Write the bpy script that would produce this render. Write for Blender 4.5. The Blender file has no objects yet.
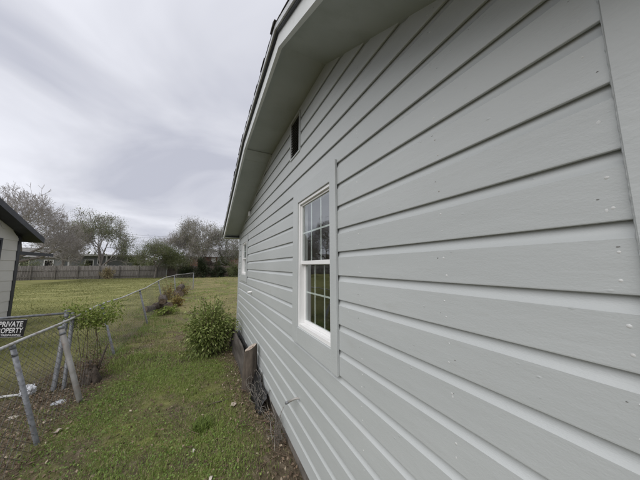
import bpy, bmesh, math, random
import numpy as np
from mathutils import Vector, Matrix
rad = math.radians
random.seed(7); rng = np.random.default_rng(11)
S = bpy.context.scene
COL = S.collection

# ------------------------------------------------------------------ camera
CAMH = 1.85
yaw, pitch, roll = 0.467602, 0.114633, -0.003516
fw = Vector((math.sin(yaw)*math.cos(pitch), math.cos(yaw)*math.cos(pitch), math.sin(pitch)))
r0 = Vector((math.cos(yaw), -math.sin(yaw), 0)); u0 = r0.cross(fw)
rt = math.cos(roll)*r0 + math.sin(roll)*u0; up = -math.sin(roll)*r0 + math.cos(roll)*u0
cam = bpy.data.cameras.new('camera'); camo = bpy.data.objects.new('camera', cam); COL.objects.link(camo)
camo.matrix_world = Matrix(((rt.x, up.x, -fw.x, 0), (rt.y, up.y, -fw.y, 0), (rt.z, up.z, -fw.z, CAMH), (0, 0, 0, 1)))
cam.sensor_width = 36; cam.lens = 36*225.27/640; cam.clip_start = .02; cam.clip_end = 1500
S.camera = camo

# ------------------------------------------------------------------ world: overcast sky
SUN_EL, SUN_AZ = rad(48), rad(-118)       # azimuth measured from +Y towards +X
W = bpy.data.worlds.new('World'); S.world = W; W.use_nodes = True
nt = W.node_tree; nt.nodes.clear()
N = lambda t, **k: [setattr(n, a, b) for n in [nt.nodes.new(t)] for a, b in k.items()] and nt.nodes[-1] if k else nt.nodes.new(t)
out = nt.nodes.new('ShaderNodeOutputWorld'); bg = nt.nodes.new('ShaderNodeBackground')
sky = nt.nodes.new('ShaderNodeTexSky'); sky.sky_type = 'NISHITA'; sky.sun_disc = False
sky.sun_elevation = SUN_EL; sky.sun_rotation = SUN_AZ
tc = nt.nodes.new('ShaderNodeTexCoord'); sep = nt.nodes.new('ShaderNodeSeparateXYZ')
nt.links.new(tc.outputs['Generated'], sep.inputs[0])
add = nt.nodes.new('ShaderNodeMath'); add.operation = 'ADD'; add.inputs[1].default_value = .22
mx = nt.nodes.new('ShaderNodeMath'); mx.operation = 'MAXIMUM'; mx.inputs[1].default_value = .0
nt.links.new(sep.outputs['Z'], mx.inputs[0]); nt.links.new(mx.outputs[0], add.inputs[0])
dv = nt.nodes.new('ShaderNodeVectorMath'); dv.operation = 'DIVIDE'
cmb = nt.nodes.new('ShaderNodeCombineXYZ')
for k in ('X', 'Y', 'Z'): nt.links.new(add.outputs[0], cmb.inputs[k])
nt.links.new(tc.outputs['Generated'], dv.inputs[0]); nt.links.new(cmb.outputs[0], dv.inputs[1])
mp = nt.nodes.new('ShaderNodeMapping'); mp.inputs['Scale'].default_value = (1.0, 1.0, 0); mp.inputs['Location'].default_value = (3.1, 1.7, 0)
mp.inputs['Rotation'].default_value = (0, 0, .5)
nt.links.new(dv.outputs[0], mp.inputs[0])
nz = nt.nodes.new('ShaderNodeTexNoise'); nz.inputs['Scale'].default_value = 1.15; nz.inputs['Detail'].default_value = 5
nz.inputs['Roughness'].default_value = .5; nz.inputs['Distortion'].default_value = .6
nt.links.new(mp.outputs[0], nz.inputs['Vector'])
cr = nt.nodes.new('ShaderNodeValToRGB'); e = cr.color_ramp.elements
e[0].position = .33; e[0].color = (.465, .478, .55, 1)
e[1].position = .66; e[1].color = (.76, .77, .83, 1)
em = e.new(.5); em.color = (.60, .61, .67, 1)
nt.links.new(nz.outputs['Fac'], cr.inputs[0])
sc_ = nt.nodes.new('ShaderNodeVectorMath'); sc_.operation = 'SCALE'; sc_.inputs['Scale'].default_value = 7.7
nt.links.new(cr.outputs[0], sc_.inputs[0])
mix = nt.nodes.new('ShaderNodeMix'); mix.data_type = 'RGBA'; mix.inputs[0].default_value = .97
nt.links.new(sky.outputs[0], mix.inputs[6]); nt.links.new(sc_.outputs[0], mix.inputs[7])
nt.links.new(mix.outputs[2], bg.inputs['Color']); bg.inputs['Strength'].default_value = .1
nt.links.new(bg.outputs[0], out.inputs['Surface'])

sun = bpy.data.lights.new('sun', 'SUN'); sun.energy = 1.5; sun.angle = rad(75); sun.color = (1, .975, .94)
suno = bpy.data.objects.new('sun', sun); COL.objects.link(suno)
sd = Vector((math.sin(SUN_AZ)*math.cos(SUN_EL), math.cos(SUN_AZ)*math.cos(SUN_EL), math.sin(SUN_EL)))
suno.rotation_euler = sd.to_track_quat('Z', 'Y').to_euler(); suno.location = (-20, -10, 30)
S.cycles.max_bounces = 7; S.cycles.diffuse_bounces = 3; S.cycles.glossy_bounces = 3; S.cycles.transparent_max_bounces = 12
S.view_settings.view_transform = 'Standard'; S.view_settings.look = 'None'
S.view_settings.exposure = .6; S.view_settings.gamma = 1

# ------------------------------------------------------------------ materials
MATS = {}
def mat(name, c1, c2=None, rough=.7, scale=8, bump=0, bscale=40, stretch=(1, 1, 1), detail=5, lo=.35, hi=.65, spec=.5, attr=None, metal=0, sss=0, bdist=.01, dirt=None):
    m = bpy.data.materials.new(name); m.use_nodes = True; MATS[name] = m
    t = m.node_tree; b = t.nodes['Principled BSDF']
    b.inputs['Roughness'].default_value = rough; b.inputs['Specular IOR Level'].default_value = spec; b.inputs['Metallic'].default_value = metal
    co = t.nodes.new('ShaderNodeTexCoord'); mpn = t.nodes.new('ShaderNodeMapping'); mpn.inputs['Scale'].default_value = stretch
    geo = t.nodes.new('ShaderNodeNewGeometry')
    t.links.new(geo.outputs['Position'], mpn.inputs[0])
    if c2 is None: b.inputs['Base Color'].default_value = (*c1, 1)
    else:
        rp = t.nodes.new('ShaderNodeValToRGB'); rp.color_ramp.elements[0].position = lo; rp.color_ramp.elements[1].position = hi
        rp.color_ramp.elements[0].color = (*c1, 1); rp.color_ramp.elements[1].color = (*c2, 1)
        if attr:
            a = t.nodes.new('ShaderNodeAttribute'); a.attribute_name = attr
            t.links.new(a.outputs['Fac'], rp.inputs[0])
        else:
            n = t.nodes.new('ShaderNodeTexNoise'); n.inputs['Scale'].default_value = scale; n.inputs['Detail'].default_value = detail
            t.links.new(mpn.outputs[0], n.inputs['Vector']); t.links.new(n.outputs['Fac'], rp.inputs[0])
        last = rp.outputs[0]
        if dirt:
            n = t.nodes.new('ShaderNodeTexNoise'); n.inputs['Scale'].default_value = dirt[1]; n.inputs['Detail'].default_value = 5; n.inputs['Roughness'].default_value = .65
            t.links.new(mpn.outputs[0], n.inputs['Vector'])
            r2 = t.nodes.new('ShaderNodeValToRGB'); r2.color_ramp.elements[0].position = dirt[2]; r2.color_ramp.elements[1].position = dirt[3]
            t.links.new(n.outputs['Fac'], r2.inputs[0])
            mm = t.nodes.new('ShaderNodeMix'); mm.data_type = 'RGBA'; t.links.new(r2.outputs[0], mm.inputs[0])
            t.links.new(last, mm.inputs[6]); mm.inputs[7].default_value = (*dirt[0], 1); last = mm.outputs[2]
        t.links.new(last, b.inputs['Base Color'])
    if bump:
        n = t.nodes.new('ShaderNodeTexNoise'); n.inputs['Scale'].default_value = bscale; n.inputs['Detail'].default_value = 6
        t.links.new(mpn.outputs[0], n.inputs['Vector'])
        bp = t.nodes.new('ShaderNodeBump'); bp.inputs['Strength'].default_value = bump; bp.inputs['Distance'].default_value = bdist
        t.links.new(n.outputs['Fac'], bp.inputs['Height']); t.links.new(bp.outputs[0], b.inputs['Normal'])
    return m
def leafmat(name, dark, mid, light, rough=.55, trans=.25):
    m = bpy.data.materials.new(name); m.use_nodes = True; MATS[name] = m
    t = m.node_tree; b = t.nodes['Principled BSDF']; b.inputs['Roughness'].default_value = rough; b.inputs['Specular IOR Level'].default_value = .35
    a = t.nodes.new('ShaderNodeAttribute'); a.attribute_name = 'col'
    rp = t.nodes.new('ShaderNodeValToRGB'); el = rp.color_ramp.elements
    el[0].position = 0; el[0].color = (*dark, 1); el[1].position = 1; el[1].color = (*light, 1); q = el.new(.5); q.color = (*mid, 1)
    t.links.new(a.outputs['Fac'], rp.inputs[0]); t.links.new(rp.outputs[0], b.inputs['Base Color'])
    tr = t.nodes.new('ShaderNodeBsdfTranslucent'); t.links.new(rp.outputs[0], tr.inputs['Color'])
    ms = t.nodes.new('ShaderNodeMixShader'); ms.inputs[0].default_value = trans
    t.links.new(b.outputs[0], ms.inputs[1]); t.links.new(tr.outputs[0], ms.inputs[2])
    t.links.new(ms.outputs[0], t.nodes['Material Output'].inputs['Surface'])
    return m

def siding_mat():
    m = mat('siding_paint', (.452, .475, .472), (.49, .513, .51), rough=.40, scale=2.2, stretch=(1, .35, 1), bump=0)
    t = m.node_tree; b = t.nodes['Principled BSDF']
    geo = t.nodes.new('ShaderNodeNewGeometry')
    def nzz(scale, st, det, ro=.55):
        mpn = t.nodes.new('ShaderNodeMapping'); mpn.inputs['Scale'].default_value = st; t.links.new(geo.outputs['Position'], mpn.inputs[0])
        n = t.nodes.new('ShaderNodeTexNoise'); n.inputs['Scale'].default_value = scale; n.inputs['Detail'].default_value = det; n.inputs['Roughness'].default_value = ro
        t.links.new(mpn.outputs[0], n.inputs['Vector']); return n.outputs['Fac']
    grain = nzz(95, (1, .10, 1), 4); fine = nzz(210, (1, .7, 1), 2); lump = nzz(9, (1, .5, 1.4), 3)
    def bump(h, s, d, prev=None):
        bp = t.nodes.new('ShaderNodeBump'); bp.inputs['Strength'].default_value = s; bp.inputs['Distance'].default_value = d
        t.links.new(h, bp.inputs['Height'])
        if prev: t.links.new(prev, bp.inputs['Normal'])
        return bp.outputs[0]
    # paint blobs: sparse raised specks and brush sags
    vo = t.nodes.new('ShaderNodeTexVoronoi'); vo.inputs['Scale'].default_value = 30; vo.inputs['Randomness'].default_value = 1
    mpv = t.nodes.new('ShaderNodeMapping'); mpv.inputs['Scale'].default_value = (1, .55, 1); t.links.new(geo.outputs['Position'], mpv.inputs[0]); t.links.new(mpv.outputs[0], vo.inputs['Vector'])
    r = t.nodes.new('ShaderNodeValToRGB'); r.color_ramp.elements[0].position = .02; r.color_ramp.elements[0].color = (1, 1, 1, 1); r.color_ramp.elements[1].position = .13; r.color_ramp.elements[1].color = (0, 0, 0, 1)
    t.links.new(vo.outputs['Distance'], r.inputs[0])
    gate = t.nodes.new('ShaderNodeMath'); gate.operation = 'GREATER_THAN'; gate.inputs[1].default_value = .55
    t.links.new(nzz(11, (1, .6, 1), 3), gate.inputs[0])
    ml = t.nodes.new('ShaderNodeMath'); ml.operation = 'MULTIPLY'; t.links.new(r.outputs[0], ml.inputs[0]); t.links.new(gate.outputs[0], ml.inputs[1])
    def madd(a, k, prev=None):
        n = t.nodes.new('ShaderNodeMath'); n.operation = 'MULTIPLY_ADD'; n.inputs[1].default_value = k; n.inputs[2].default_value = 0
        t.links.new(a, n.inputs[0])
        if prev: t.links.new(prev, n.inputs[2])
        return n.outputs[0]
    hsum = madd(ml.outputs[0], .0011, madd(fine, .00045, madd(grain, .00026, madd(lump, .0026))))
    t.links.new(bump(hsum, 1.0, 1.0), b.inputs['Normal'])
    rr = t.nodes.new('ShaderNodeMapRange'); rr.inputs['To Min'].default_value = .33; rr.inputs['To Max'].default_value = .55
    t.links.new(nzz(6, (1, .3, 1), 2), rr.inputs['Value']); t.links.new(rr.outputs[0], b.inputs['Roughness'])
    # scuffs and thin dirt on the paint
    base = b.inputs['Base Color'].links[0].from_socket
    rp = t.nodes.new('ShaderNodeValToRGB'); rp.color_ramp.elements[0].position = .60; rp.color_ramp.elements[1].position = .80
    rp.color_ramp.elements[1].color = (.55, .55, .55, 1)
    t.links.new(nzz(5.5, (1, .35, 1), 5, .72), rp.inputs[0])
    mm = t.nodes.new('ShaderNodeMix'); mm.data_type = 'RGBA'; t.links.new(rp.outputs[0], mm.inputs[0]); t.links.new(base, mm.inputs[6]); mm.inputs[7].default_value = (.40, .41, .385, 1)
    t.links.new(mm.outputs[2], b.inputs['Base Color'])
    return m
siding_mat()
mat('trim_paint', (.452, .475, .472), (.49, .513, .51), rough=.42, scale=3, bump=.45, bscale=70, stretch=(1, .5, 1), bdist=.003)
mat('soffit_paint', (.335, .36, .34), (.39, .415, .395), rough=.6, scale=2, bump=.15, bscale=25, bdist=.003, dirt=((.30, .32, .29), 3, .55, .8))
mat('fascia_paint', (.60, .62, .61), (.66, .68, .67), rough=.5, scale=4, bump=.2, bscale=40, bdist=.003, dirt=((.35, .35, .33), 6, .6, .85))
mat('drip_metal', (.42, .43, .44), (.6, .61, .62), rough=.4, scale=9, dirt=((.22, .2, .18), 14, .58, .75))
mat('shingle', (.028, .027, .028), (.075, .07, .068), rough=.95, scale=60, bump=.6, bscale=240, bdist=.004)
mat('white_vinyl', (.80, .80, .79), (.84, .84, .83), rough=.35, scale=5)
mat('muntin_white', (.72, .75, .73), (.78, .8, .78), rough=.4, scale=5)
mat('dark_void', (.008, .008, .008), rough=.9)
mat('vent_slat', (.035, .036, .036), (.06, .06, .06), rough=.6, scale=12)
mat('inner_wall', (.30, .28, .25), rough=.9)
mat('foundation', (.10, .09, .075), (.19, .17, .15), rough=.95, scale=9, bump=.5, bscale=60)
mat('nail', (.60, .61, .60), (.32, .30, .27), rough=.4, scale=13, lo=.55, hi=.7)
mat('galvanised', (.15, .155, .165), (.25, .26, .275), rough=.55, scale=26, metal=.2, dirt=((.20, .15, .11), 9, .56, .75))
mat('galv_rail', (.36, .355, .34), (.52, .52, .51), rough=.5, scale=18, metal=.15, dirt=((.24, .17, .12), 7, .55, .72))
mat('rusty_post', (.20, .19, .17), (.30, .295, .28), rough=.6, scale=10, metal=.1, dirt=((.17, .125, .095), 5, .52, .70))
mat('mesh_wire', (.11, .10, .085), (.19, .18, .165), rough=.6, scale=5, metal=.3)
mat('sign_black', (.012, .012, .013), (.02, .02, .022), rough=.35, scale=9)
mat('sign_white', (.78, .78, .77), rough=.5)
mat('bark', (.05, .039, .031), (.135, .11, .088), rough=.95, scale=16, stretch=(1, 1, .3), bump=.9, bscale=30, bdist=.02)
mat('cut_wood', (.33, .27, .215), (.46, .40, .34), rough=.85, scale=25, dirt=((.16, .10, .07), 16, .52, .68))
mat('old_cut', (.12, .085, .06), (.26, .20, .15), rough=.9, scale=14)
mat('old_wood', (.05, .042, .035), (.125, .11, .098), rough=.95, scale=12, stretch=(1, .12, 1), bump=.7, bscale=40, bdist=.01)
mat('grey_picket', (.105, .095, .085), (.21, .195, .178), rough=.95, scale=4, stretch=(6, 6, .25), bump=.3, bscale=30)
mat('brown_picket', (.06, .045, .036), (.12, .095, .08), rough=.95, scale=4, stretch=(6, 6, .25))
mat('cream_siding', (.475, .465, .43), (.52, .51, .475), rough=.6, scale=1.5)
mat('navy_trim', (.012, .014, .02), (.022, .025, .034), rough=.5, scale=6)
mat('far_grey', (.17, .18, .185), (.21, .22, .225), rough=.8, scale=2)
mat('far_white', (.70, .70, .70), rough=.6)
mat('brick_far', (.22, .11, .085), (.28, .15, .12), rough=.9, scale=6)
mat('far_roof', (.16, .155, .15), (.22, .215, .21), rough=.9, scale=3)
mat('plastic_bag', (.55, .56, .59), (.68, .69, .72), rough=.35, scale=20, bump=.6, bscale=30, bdist=.02)
mat('foil', (.42, .45, .48), (.7, .72, .75), rough=.3, scale=30, metal=.3, bump=.8, bscale=40, bdist=.02)
mat('black_plastic', (.012, .012, .013), (.03, .03, .03), rough=.4, scale=20, bump=.8, bscale=22, bdist=.03)
mat('white_pipe', (.62, .62, .6), (.72, .72, .7), rough=.5, scale=20)
mat('black_cable', (.02, .02, .02), rough=.6)
mat('tree_bark', (.15, .132, .12), (.25, .225, .205), rough=.95, scale=6)
mat('twig_grey', (.27, .245, .23), (.37, .345, .33), rough=.95, scale=3)
mat('vine_stem', (.10, .065, .045), (.18, .13, .09), rough=.9, scale=20)
mat('dead_stem', (.15, .135, .115), (.27, .25, .22), rough=.9, scale=30)
mat('paper_scrap', (.40, .36, .30), (.55, .51, .45), rough=.8, scale=30)
leafmat('grass', (.085, .118, .026), (.195, .27, .058), (.37, .44, .135), rough=.6)
leafmat('straw', (.17, .135, .07), (.32, .265, .15), (.47, .41, .26), rough=.8, trans=.15)
leafmat('weed', (.06, .11, .022), (.15, .24, .05), (.29, .38, .10))
leafmat('litter', (.10, .07, .048), (.24, .175, .12), (.52, .45, .34), rough=.85, trans=.1)
leafmat('lawn_blade', (.14, .15, .048), (.235, .24, .09), (.39, .38, .18))
leafmat('shrub_leaf', (.07, .10, .024), (.20, .255, .065), (.45, .48, .20), rough=.45)
leafmat('vine_leaf', (.09, .125, .022), (.20, .26, .05), (.36, .42, .11))
leafmat('oak_leaf', (.085, .10, .045), (.18, .20, .10), (.29, .31, .17))
leafmat('olive_leaf', (.055, .068, .028), (.12, .14, .058), (.20, .22, .10))
leafmat('dark_leaf', (.010, .016, .007), (.026, .038, .015), (.055, .07, .03))
leafmat('orange_leaf', (.11, .075, .025), (.24, .175, .05), (.38, .31, .10))
leafmat('mixed_leaf', (.10, .095, .06), (.17, .17, .10), (.25, .25, .16))
leafmat('brown_twig_leaf', (.10, .085, .07), (.18, .155, .125), (.26, .23, .19))
def glass():
    m = bpy.data.materials.new('window_glass'); m.use_nodes = True; MATS['window_glass'] = m; t = m.node_tree; t.nodes.clear()
    o = t.nodes.new('ShaderNodeOutputMaterial'); tr = t.nodes.new('ShaderNodeBsdfTransparent'); tr.inputs[0].default_value = (.93, .955, .945, 1)
    gl = t.nodes.new('ShaderNodeBsdfGlossy'); gl.inputs['Roughness'].default_value = .015; gl.inputs['Color'].default_value = (.92, .95, .95, 1)
    fr = t.nodes.new('ShaderNodeFresnel'); fr.inputs['IOR'].default_value = 3.3
    nz_ = t.nodes.new('ShaderNodeTexNoise'); nz_.inputs['Scale'].default_value = 3.5
    geo = t.nodes.new('ShaderNodeNewGeometry'); t.links.new(geo.outputs['Position'], nz_.inputs['Vector'])
    bp = t.nodes.new('ShaderNodeBump'); bp.inputs['Strength'].default_value = .08; bp.inputs['Distance'].default_value = .02; t.links.new(nz_.outputs['Fac'], bp.inputs['Height'])
    t.links.new(bp.outputs[0], gl.inputs['Normal'])
    inv = t.nodes.new('ShaderNodeMath'); inv.operation = 'SUBTRACT'; inv.inputs[0].default_value = 1; t.links.new(geo.outputs['Backfacing'], inv.inputs[1])
    mu = t.nodes.new('ShaderNodeMath'); mu.operation = 'MULTIPLY'; t.links.new(fr.outputs[0], mu.inputs[0]); t.links.new(inv.outputs[0], mu.inputs[1])
    ms = t.nodes.new('ShaderNodeMixShader'); t.links.new(mu.outputs[0], ms.inputs[0]); t.links.new(tr.outputs[0], ms.inputs[1]); t.links.new(gl.outputs[0], ms.inputs[2])
    t.links.new(ms.outputs[0], o.inputs[0])
glass()

# ground: one sheet; its colour zones are what grows there
def ground_mat():
    m = bpy.data.materials.new('ground'); m.use_nodes = True; MATS['ground'] = m; t = m.node_tree; b = t.nodes['Principled BSDF']
    b.inputs['Roughness'].default_value = .95; b.inputs['Specular IOR Level'].default_value = .15
    geo = t.nodes.new('ShaderNodeNewGeometry'); sp = t.nodes.new('ShaderNodeSeparateXYZ'); t.links.new(geo.outputs['Position'], sp.inputs[0])
    def noise(s, d=6, r=.6, st=(1, 1, 1)):
        mpn = t.nodes.new('ShaderNodeMapping'); mpn.inputs['Scale'].default_value = st; t.links.new(geo.outputs['Position'], mpn.inputs[0])
        n = t.nodes.new('ShaderNodeTexNoise'); n.inputs['Scale'].default_value = s; n.inputs['Detail'].default_value = d; n.inputs['Roughness'].default_value = r
        t.links.new(mpn.outputs[0], n.inputs['Vector']); return n.outputs['Fac']
    def ramp(x, stops):
        r = t.nodes.new('ShaderNodeValToRGB'); el = r.color_ramp.elements
        while len(el) < len(stops): el.new(.5)
        for q, (p, c) in zip(el, stops): q.position = p; q.color = (*c, 1)
        t.links.new(x, r.inputs[0]); return r.outputs[0]
    def mixc(f, a, c):
        mm = t.nodes.new('ShaderNodeMix'); mm.data_type = 'RGBA'; t.links.new(f, mm.inputs[0]); t.links.new(a, mm.inputs[6]); t.links.new(c, mm.inputs[7]); return mm.outputs[2]
    def mr(x, a, c, lo=0, hi=1):
        n = t.nodes.new('ShaderNodeMapRange'); n.inputs['From Min'].default_value = a; n.inputs['From Max'].default_value = c; n.inputs['To Min'].default_value = lo; n.inputs['To Max'].default_value = hi
        t.links.new(x, n.inputs['Value']); return n.outputs[0]
    def math_(op, a, c):
        n = t.nodes.new('ShaderNodeMath'); n.operation = op; n.use_clamp = False
        for i, v in enumerate((a, c)):
            if isinstance(v, (int, float)): n.inputs[i].default_value = v
            else: t.links.new(v, n.inputs[i])
        return n.outputs[0]
    soil = ramp(noise(14, 5, .75), [(.3, (.065, .050, .034)), (.5, (.125, .10, .068)), (.72, (.22, .18, .13))])
    green = ramp(noise(9, 5, .75), [(.3, (.10, .105, .035)), (.5, (.17, .185, .055)), (.75, (.28, .28, .11))])
    straw = ramp(noise(6, 5, .75), [(.3, (.14, .135, .052)), (.55, (.25, .215, .10)), (.75, (.36, .31, .17))])
    side = mixc(ramp(noise(1.6, 3), [(.38, (0, 0, 0)), (.6, (1, 1, 1))]), soil, green)
    # straw-coloured turf further down the strip
    far = math_('MULTIPLY', mr(sp.outputs['Y'], 5.5, 9.5), ramp(noise(.55, 2), [(.36, (0, 0, 0)), (.62, (1, 1, 1))]))
    side = mixc(far, side, straw)
    # lawn next door, mown in bands
    wallfoot = math_('MULTIPLY', mr(math_('ADD', sp.outputs['X'], math_('MULTIPLY', noise(2.5, 5), .5)), .58, .92), mr(sp.outputs['Y'], 8.0, 6.5))
    side = mixc(wallfoot, side, soil)
    fencefoot = math_('MULTIPLY', mr(math_('ADD', sp.outputs['X'], math_('MULTIPLY', noise(2, 3), .7)), -.85, -1.25), mr(sp.outputs['Y'], 6.6, 5.2))
    side = mixc(fencefoot, side, soil)
    ln = noise(.5, 1); u = math_('ADD', math_('ADD', math_('MULTIPLY', sp.outputs['Y'], 1.0), math_('MULTIPLY', sp.outputs['X'], .18)), math_('MULTIPLY', ln, 1.3))
    sw = math_('SINE', math_('MULTIPLY', u, 2.1), 0)
    sn = math_('ADD', math_('MULTIPLY', sw, .07), noise(.9, 6, .7, (.45, 1, 1)))
    lawn = ramp(sn, [(.22, (.125, .135, .04)), (.5, (.21, .21, .075)), (.8, (.36, .335, .155))])
    edge = mr(math_('ADD', math_('ADD', sp.outputs['X'], math_('MULTIPLY', noise(1.2, 4), .9)), 0), -1.75, -2.35)
    near = mr(sp.outputs['Y'], 4.2, 7.5)
    col = mixc(math_('MULTIPLY', edge, near), side, lawn)
    t.links.new(col, b.inputs['Base Color'])
    bp = t.nodes.new('ShaderNodeBump'); bp.inputs['Strength'].default_value = .8; bp.inputs['Distance'].default_value = .03
    t.links.new(noise(38, 4, .7), bp.inputs['Height']); t.links.new(bp.outputs[0], b.inputs['Normal'])
ground_mat()

# ------------------------------------------------------------------ helpers
def link(o, parent=None):
    COL.objects.link(o)
    if parent: o.parent = parent
    return o
def tag(o, label=None, cat=None, group=None, kind=None):
    if label: o['label'] = label
    if cat: o['category'] = cat
    if group: o['group'] = group
    if kind: o['kind'] = kind
    return o
def empty(name, loc, label, cat, group=None):
    o = bpy.data.objects.new(name, None); o.location = loc; o.empty_display_size = .2; COL.objects.link(o)
    return tag(o, label, cat, group)
def npmesh(name, V, F, m, parent=None, col=None, smooth=False):
    V = np.asarray(V, dtype=np.float32); F = np.asarray(F, dtype=np.int32); k = F.shape[1]
    if parent is not None:
        V = V - np.array(world_loc(parent), dtype=np.float32)
    me = bpy.data.meshes.new(name); me.vertices.add(len(V)); me.vertices.foreach_set('co', V.ravel())
    me.loops.add(F.size); me.loops.foreach_set('vertex_index', F.ravel())
    me.polygons.add(len(F)); me.polygons.foreach_set('loop_start', np.arange(0, F.size, k, dtype=np.int32))
    me.polygons.foreach_set('loop_total', np.full(len(F), k, dtype=np.int32))
    if smooth: me.polygons.foreach_set('use_smooth', np.ones(len(F), dtype=bool))
    me.update(calc_edges=True)
    if col is not None:
        a = me.attributes.new('col', 'FLOAT', 'POINT'); a.data.foreach_set('value', np.asarray(col, dtype=np.float32))
    me.materials.append(MATS[m]); o = bpy.data.objects.new(name, me); return link(o, parent)
def world_loc(o):
    v = Vector(o.location)
    while o.parent: o = o.parent; v += o.location
    return v
class MB:
    """collects faces in world coordinates, builds one mesh object"""
    def __init__(s): s.v = []; s.f = []; s.sm = []
    def add(s, vs, fs, smooth=False):
        n = len(s.v); s.v += [tuple(v) for v in vs]; s.f += [tuple(i+n for i in f) for f in fs]; s.sm += [smooth]*len(fs); return s
    def box(s, a, b, ch=0):
        x0, y0, z0 = [min(p, q) for p, q in zip(a, b)]; x1, y1, z1 = [max(p, q) for p, q in zip(a, b)]
        vs = [(x0,y0,z0),(x1,y0,z0),(x1,y1,z0),(x0,y1,z0),(x0,y0,z1),(x1,y0,z1),(x1,y1,z1),(x0,y1,z1)]
        return s.add(vs, [(0,3,2,1),(4,5,6,7),(0,1,5,4),(1,2,6,5),(2,3,7,6),(3,0,4,7)])
    def prism(s, prof, axis, a, b):
        """profile of (p,q) pairs in the plane normal to axis, from a to b"""
        def P(p, q, t): return {'x': (t, p, q), 'y': (p, t, q), 'z': (p, q, t)}[axis]
        n = len(prof); vs = [P(p, q, a) for p, q in prof]+[P(p, q, b) for p, q in prof]
        fs = [tuple(range(n))[::-1], tuple(range(n, 2*n))]+[(i, (i+1) % n, n+(i+1) % n, n+i) for i in range(n)]
        return s.add(vs, fs)
    def tube(s, pts, rs, n=8, cap=True, smooth=True):
        pts = [Vector(p) for p in pts]
        if not hasattr(rs, '__len__'): rs = [rs]*len(pts)
        vs = []; fs = []; ref = None
        for i, p in enumerate(pts):
            d = (pts[min(i+1, len(pts)-1)]-pts[max(i-1, 0)]).normalized()
            if ref is None: ref = d.orthogonal().normalized()
            ref = (ref-d*ref.dot(d)).normalized(); w = d.cross(ref)
            for k in range(n):
                a = 2*math.pi*k/n; vs.append(p+rs[i]*(ref*math.cos(a)+w*math.sin(a)))
        for i in range(len(pts)-1):
            for k in range(n):
                fs.append((i*n+k, i*n+(k+1) % n, (i+1)*n+(k+1) % n, (i+1)*n+k))
        s.add(vs, fs, smooth)
        if cap:
            m = len(s.v)-len(vs)
            s.f.append(tuple(m+k for k in range(n))[::-1]); s.f.append(tuple(m+(len(pts)-1)*n+k for k in range(n))); s.sm += [False, False]
        return s
    def build(s, name, m, parent=None, bevel=0):
        me = bpy.data.meshes.new(name); off = world_loc(parent) if parent else Vector((0, 0, 0))
        me.from_pydata([tuple(Vector(v)-off) for v in s.v], [], s.f)
        me.polygons.foreach_set('use_smooth', s.sm)
        me.materials.append(MATS[m]); me.update()
        if bevel or True:
            bm = bmesh.new(); bm.from_mesh(me); bmesh.ops.recalc_face_normals(bm, faces=bm.faces)
            if bevel: bmesh.ops.bevel(bm, geom=list(bm.edges), offset=bevel, segments=1, affect='EDGES', clamp_overlap=True)
            bm.to_mesh(me); bm.free()
        o = bpy.data.objects.new(name, me); return link(o, parent)
def gh(x, y):
    """height of the ground"""
    x = np.asarray(x, float); y = np.asarray(y, float)
    h = .018*np.sin(1.9*x+.7*y)+.014*np.sin(2.9*y-1.3*x+1)+.012*np.sin(5.3*x+1.1)*np.sin(4.1*y)+.02*np.sin(.45*y+.3*x)
    h = h*np.clip((np.abs(x)+np.abs(y))*.5, 0, 1)*np.clip(1-(np.abs(y)-30)/40, 0, 1)
    return h-.012
def ghf(x, y): return float(gh(x, y))

# ------------------------------------------------------------------ ground sheet
def axis_pts(lo, hi, core0, core1, step):
    a = list(np.arange(core0, core1+1e-6, step)); v, d = core1, step
    while v < hi: d *= 1.25; v = min(v+d, hi); a.append(v)
    v, d = core0, step
    while v > lo: d *= 1.25; v = max(v-d, lo); a.insert(0, v)
    return np.array(a)
gx = axis_pts(-700, 700, -6, 3, .09); gy = axis_pts(-300, 1100, 0, 14, .09)
GX, GY = np.meshgrid(gx, gy); GZ = gh(GX, GY)
nx, ny = len(gx), len(gy); ii = np.arange((ny-1)*(nx-1)); r_, c_ = ii//(nx-1), ii % (nx-1); a_ = r_*nx+c_
go = npmesh('ground', np.stack([GX.ravel(), GY.ravel(), GZ.ravel()], 1), np.stack([a_, a_+1, a_+nx+1, a_+nx], 1), 'ground', smooth=True)
tag(go, kind='structure')

# ------------------------------------------------------------------ the grey house
WX = .82                      # face of the siding
SB = .16286                   # exposure of one siding board
LIP0 = CAMH+.749              # lower lip of one board; the rest follow
Y0, Y1 = 0.0, 6.61            # gable wall from corner to corner
HX = 8.6
AP0, AP1, ZF = 1.52, 3.24, CAMH+1.70
SN, SF = .575, .243
def ztop(y): return ZF-SN*(AP0-y) if y < AP0 else (ZF if y < AP1 else ZF-SF*(y-AP1))
def yrange(z):
    z = min(z-.012, ZF)
    return AP0-(ZF-z)/SN, AP1+(ZF-z)/SF
house = empty('house', (WX+3.5, 3.3, 0), 'pale grey painted wooden house with horizontal siding filling the right side', 'house')

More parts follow.
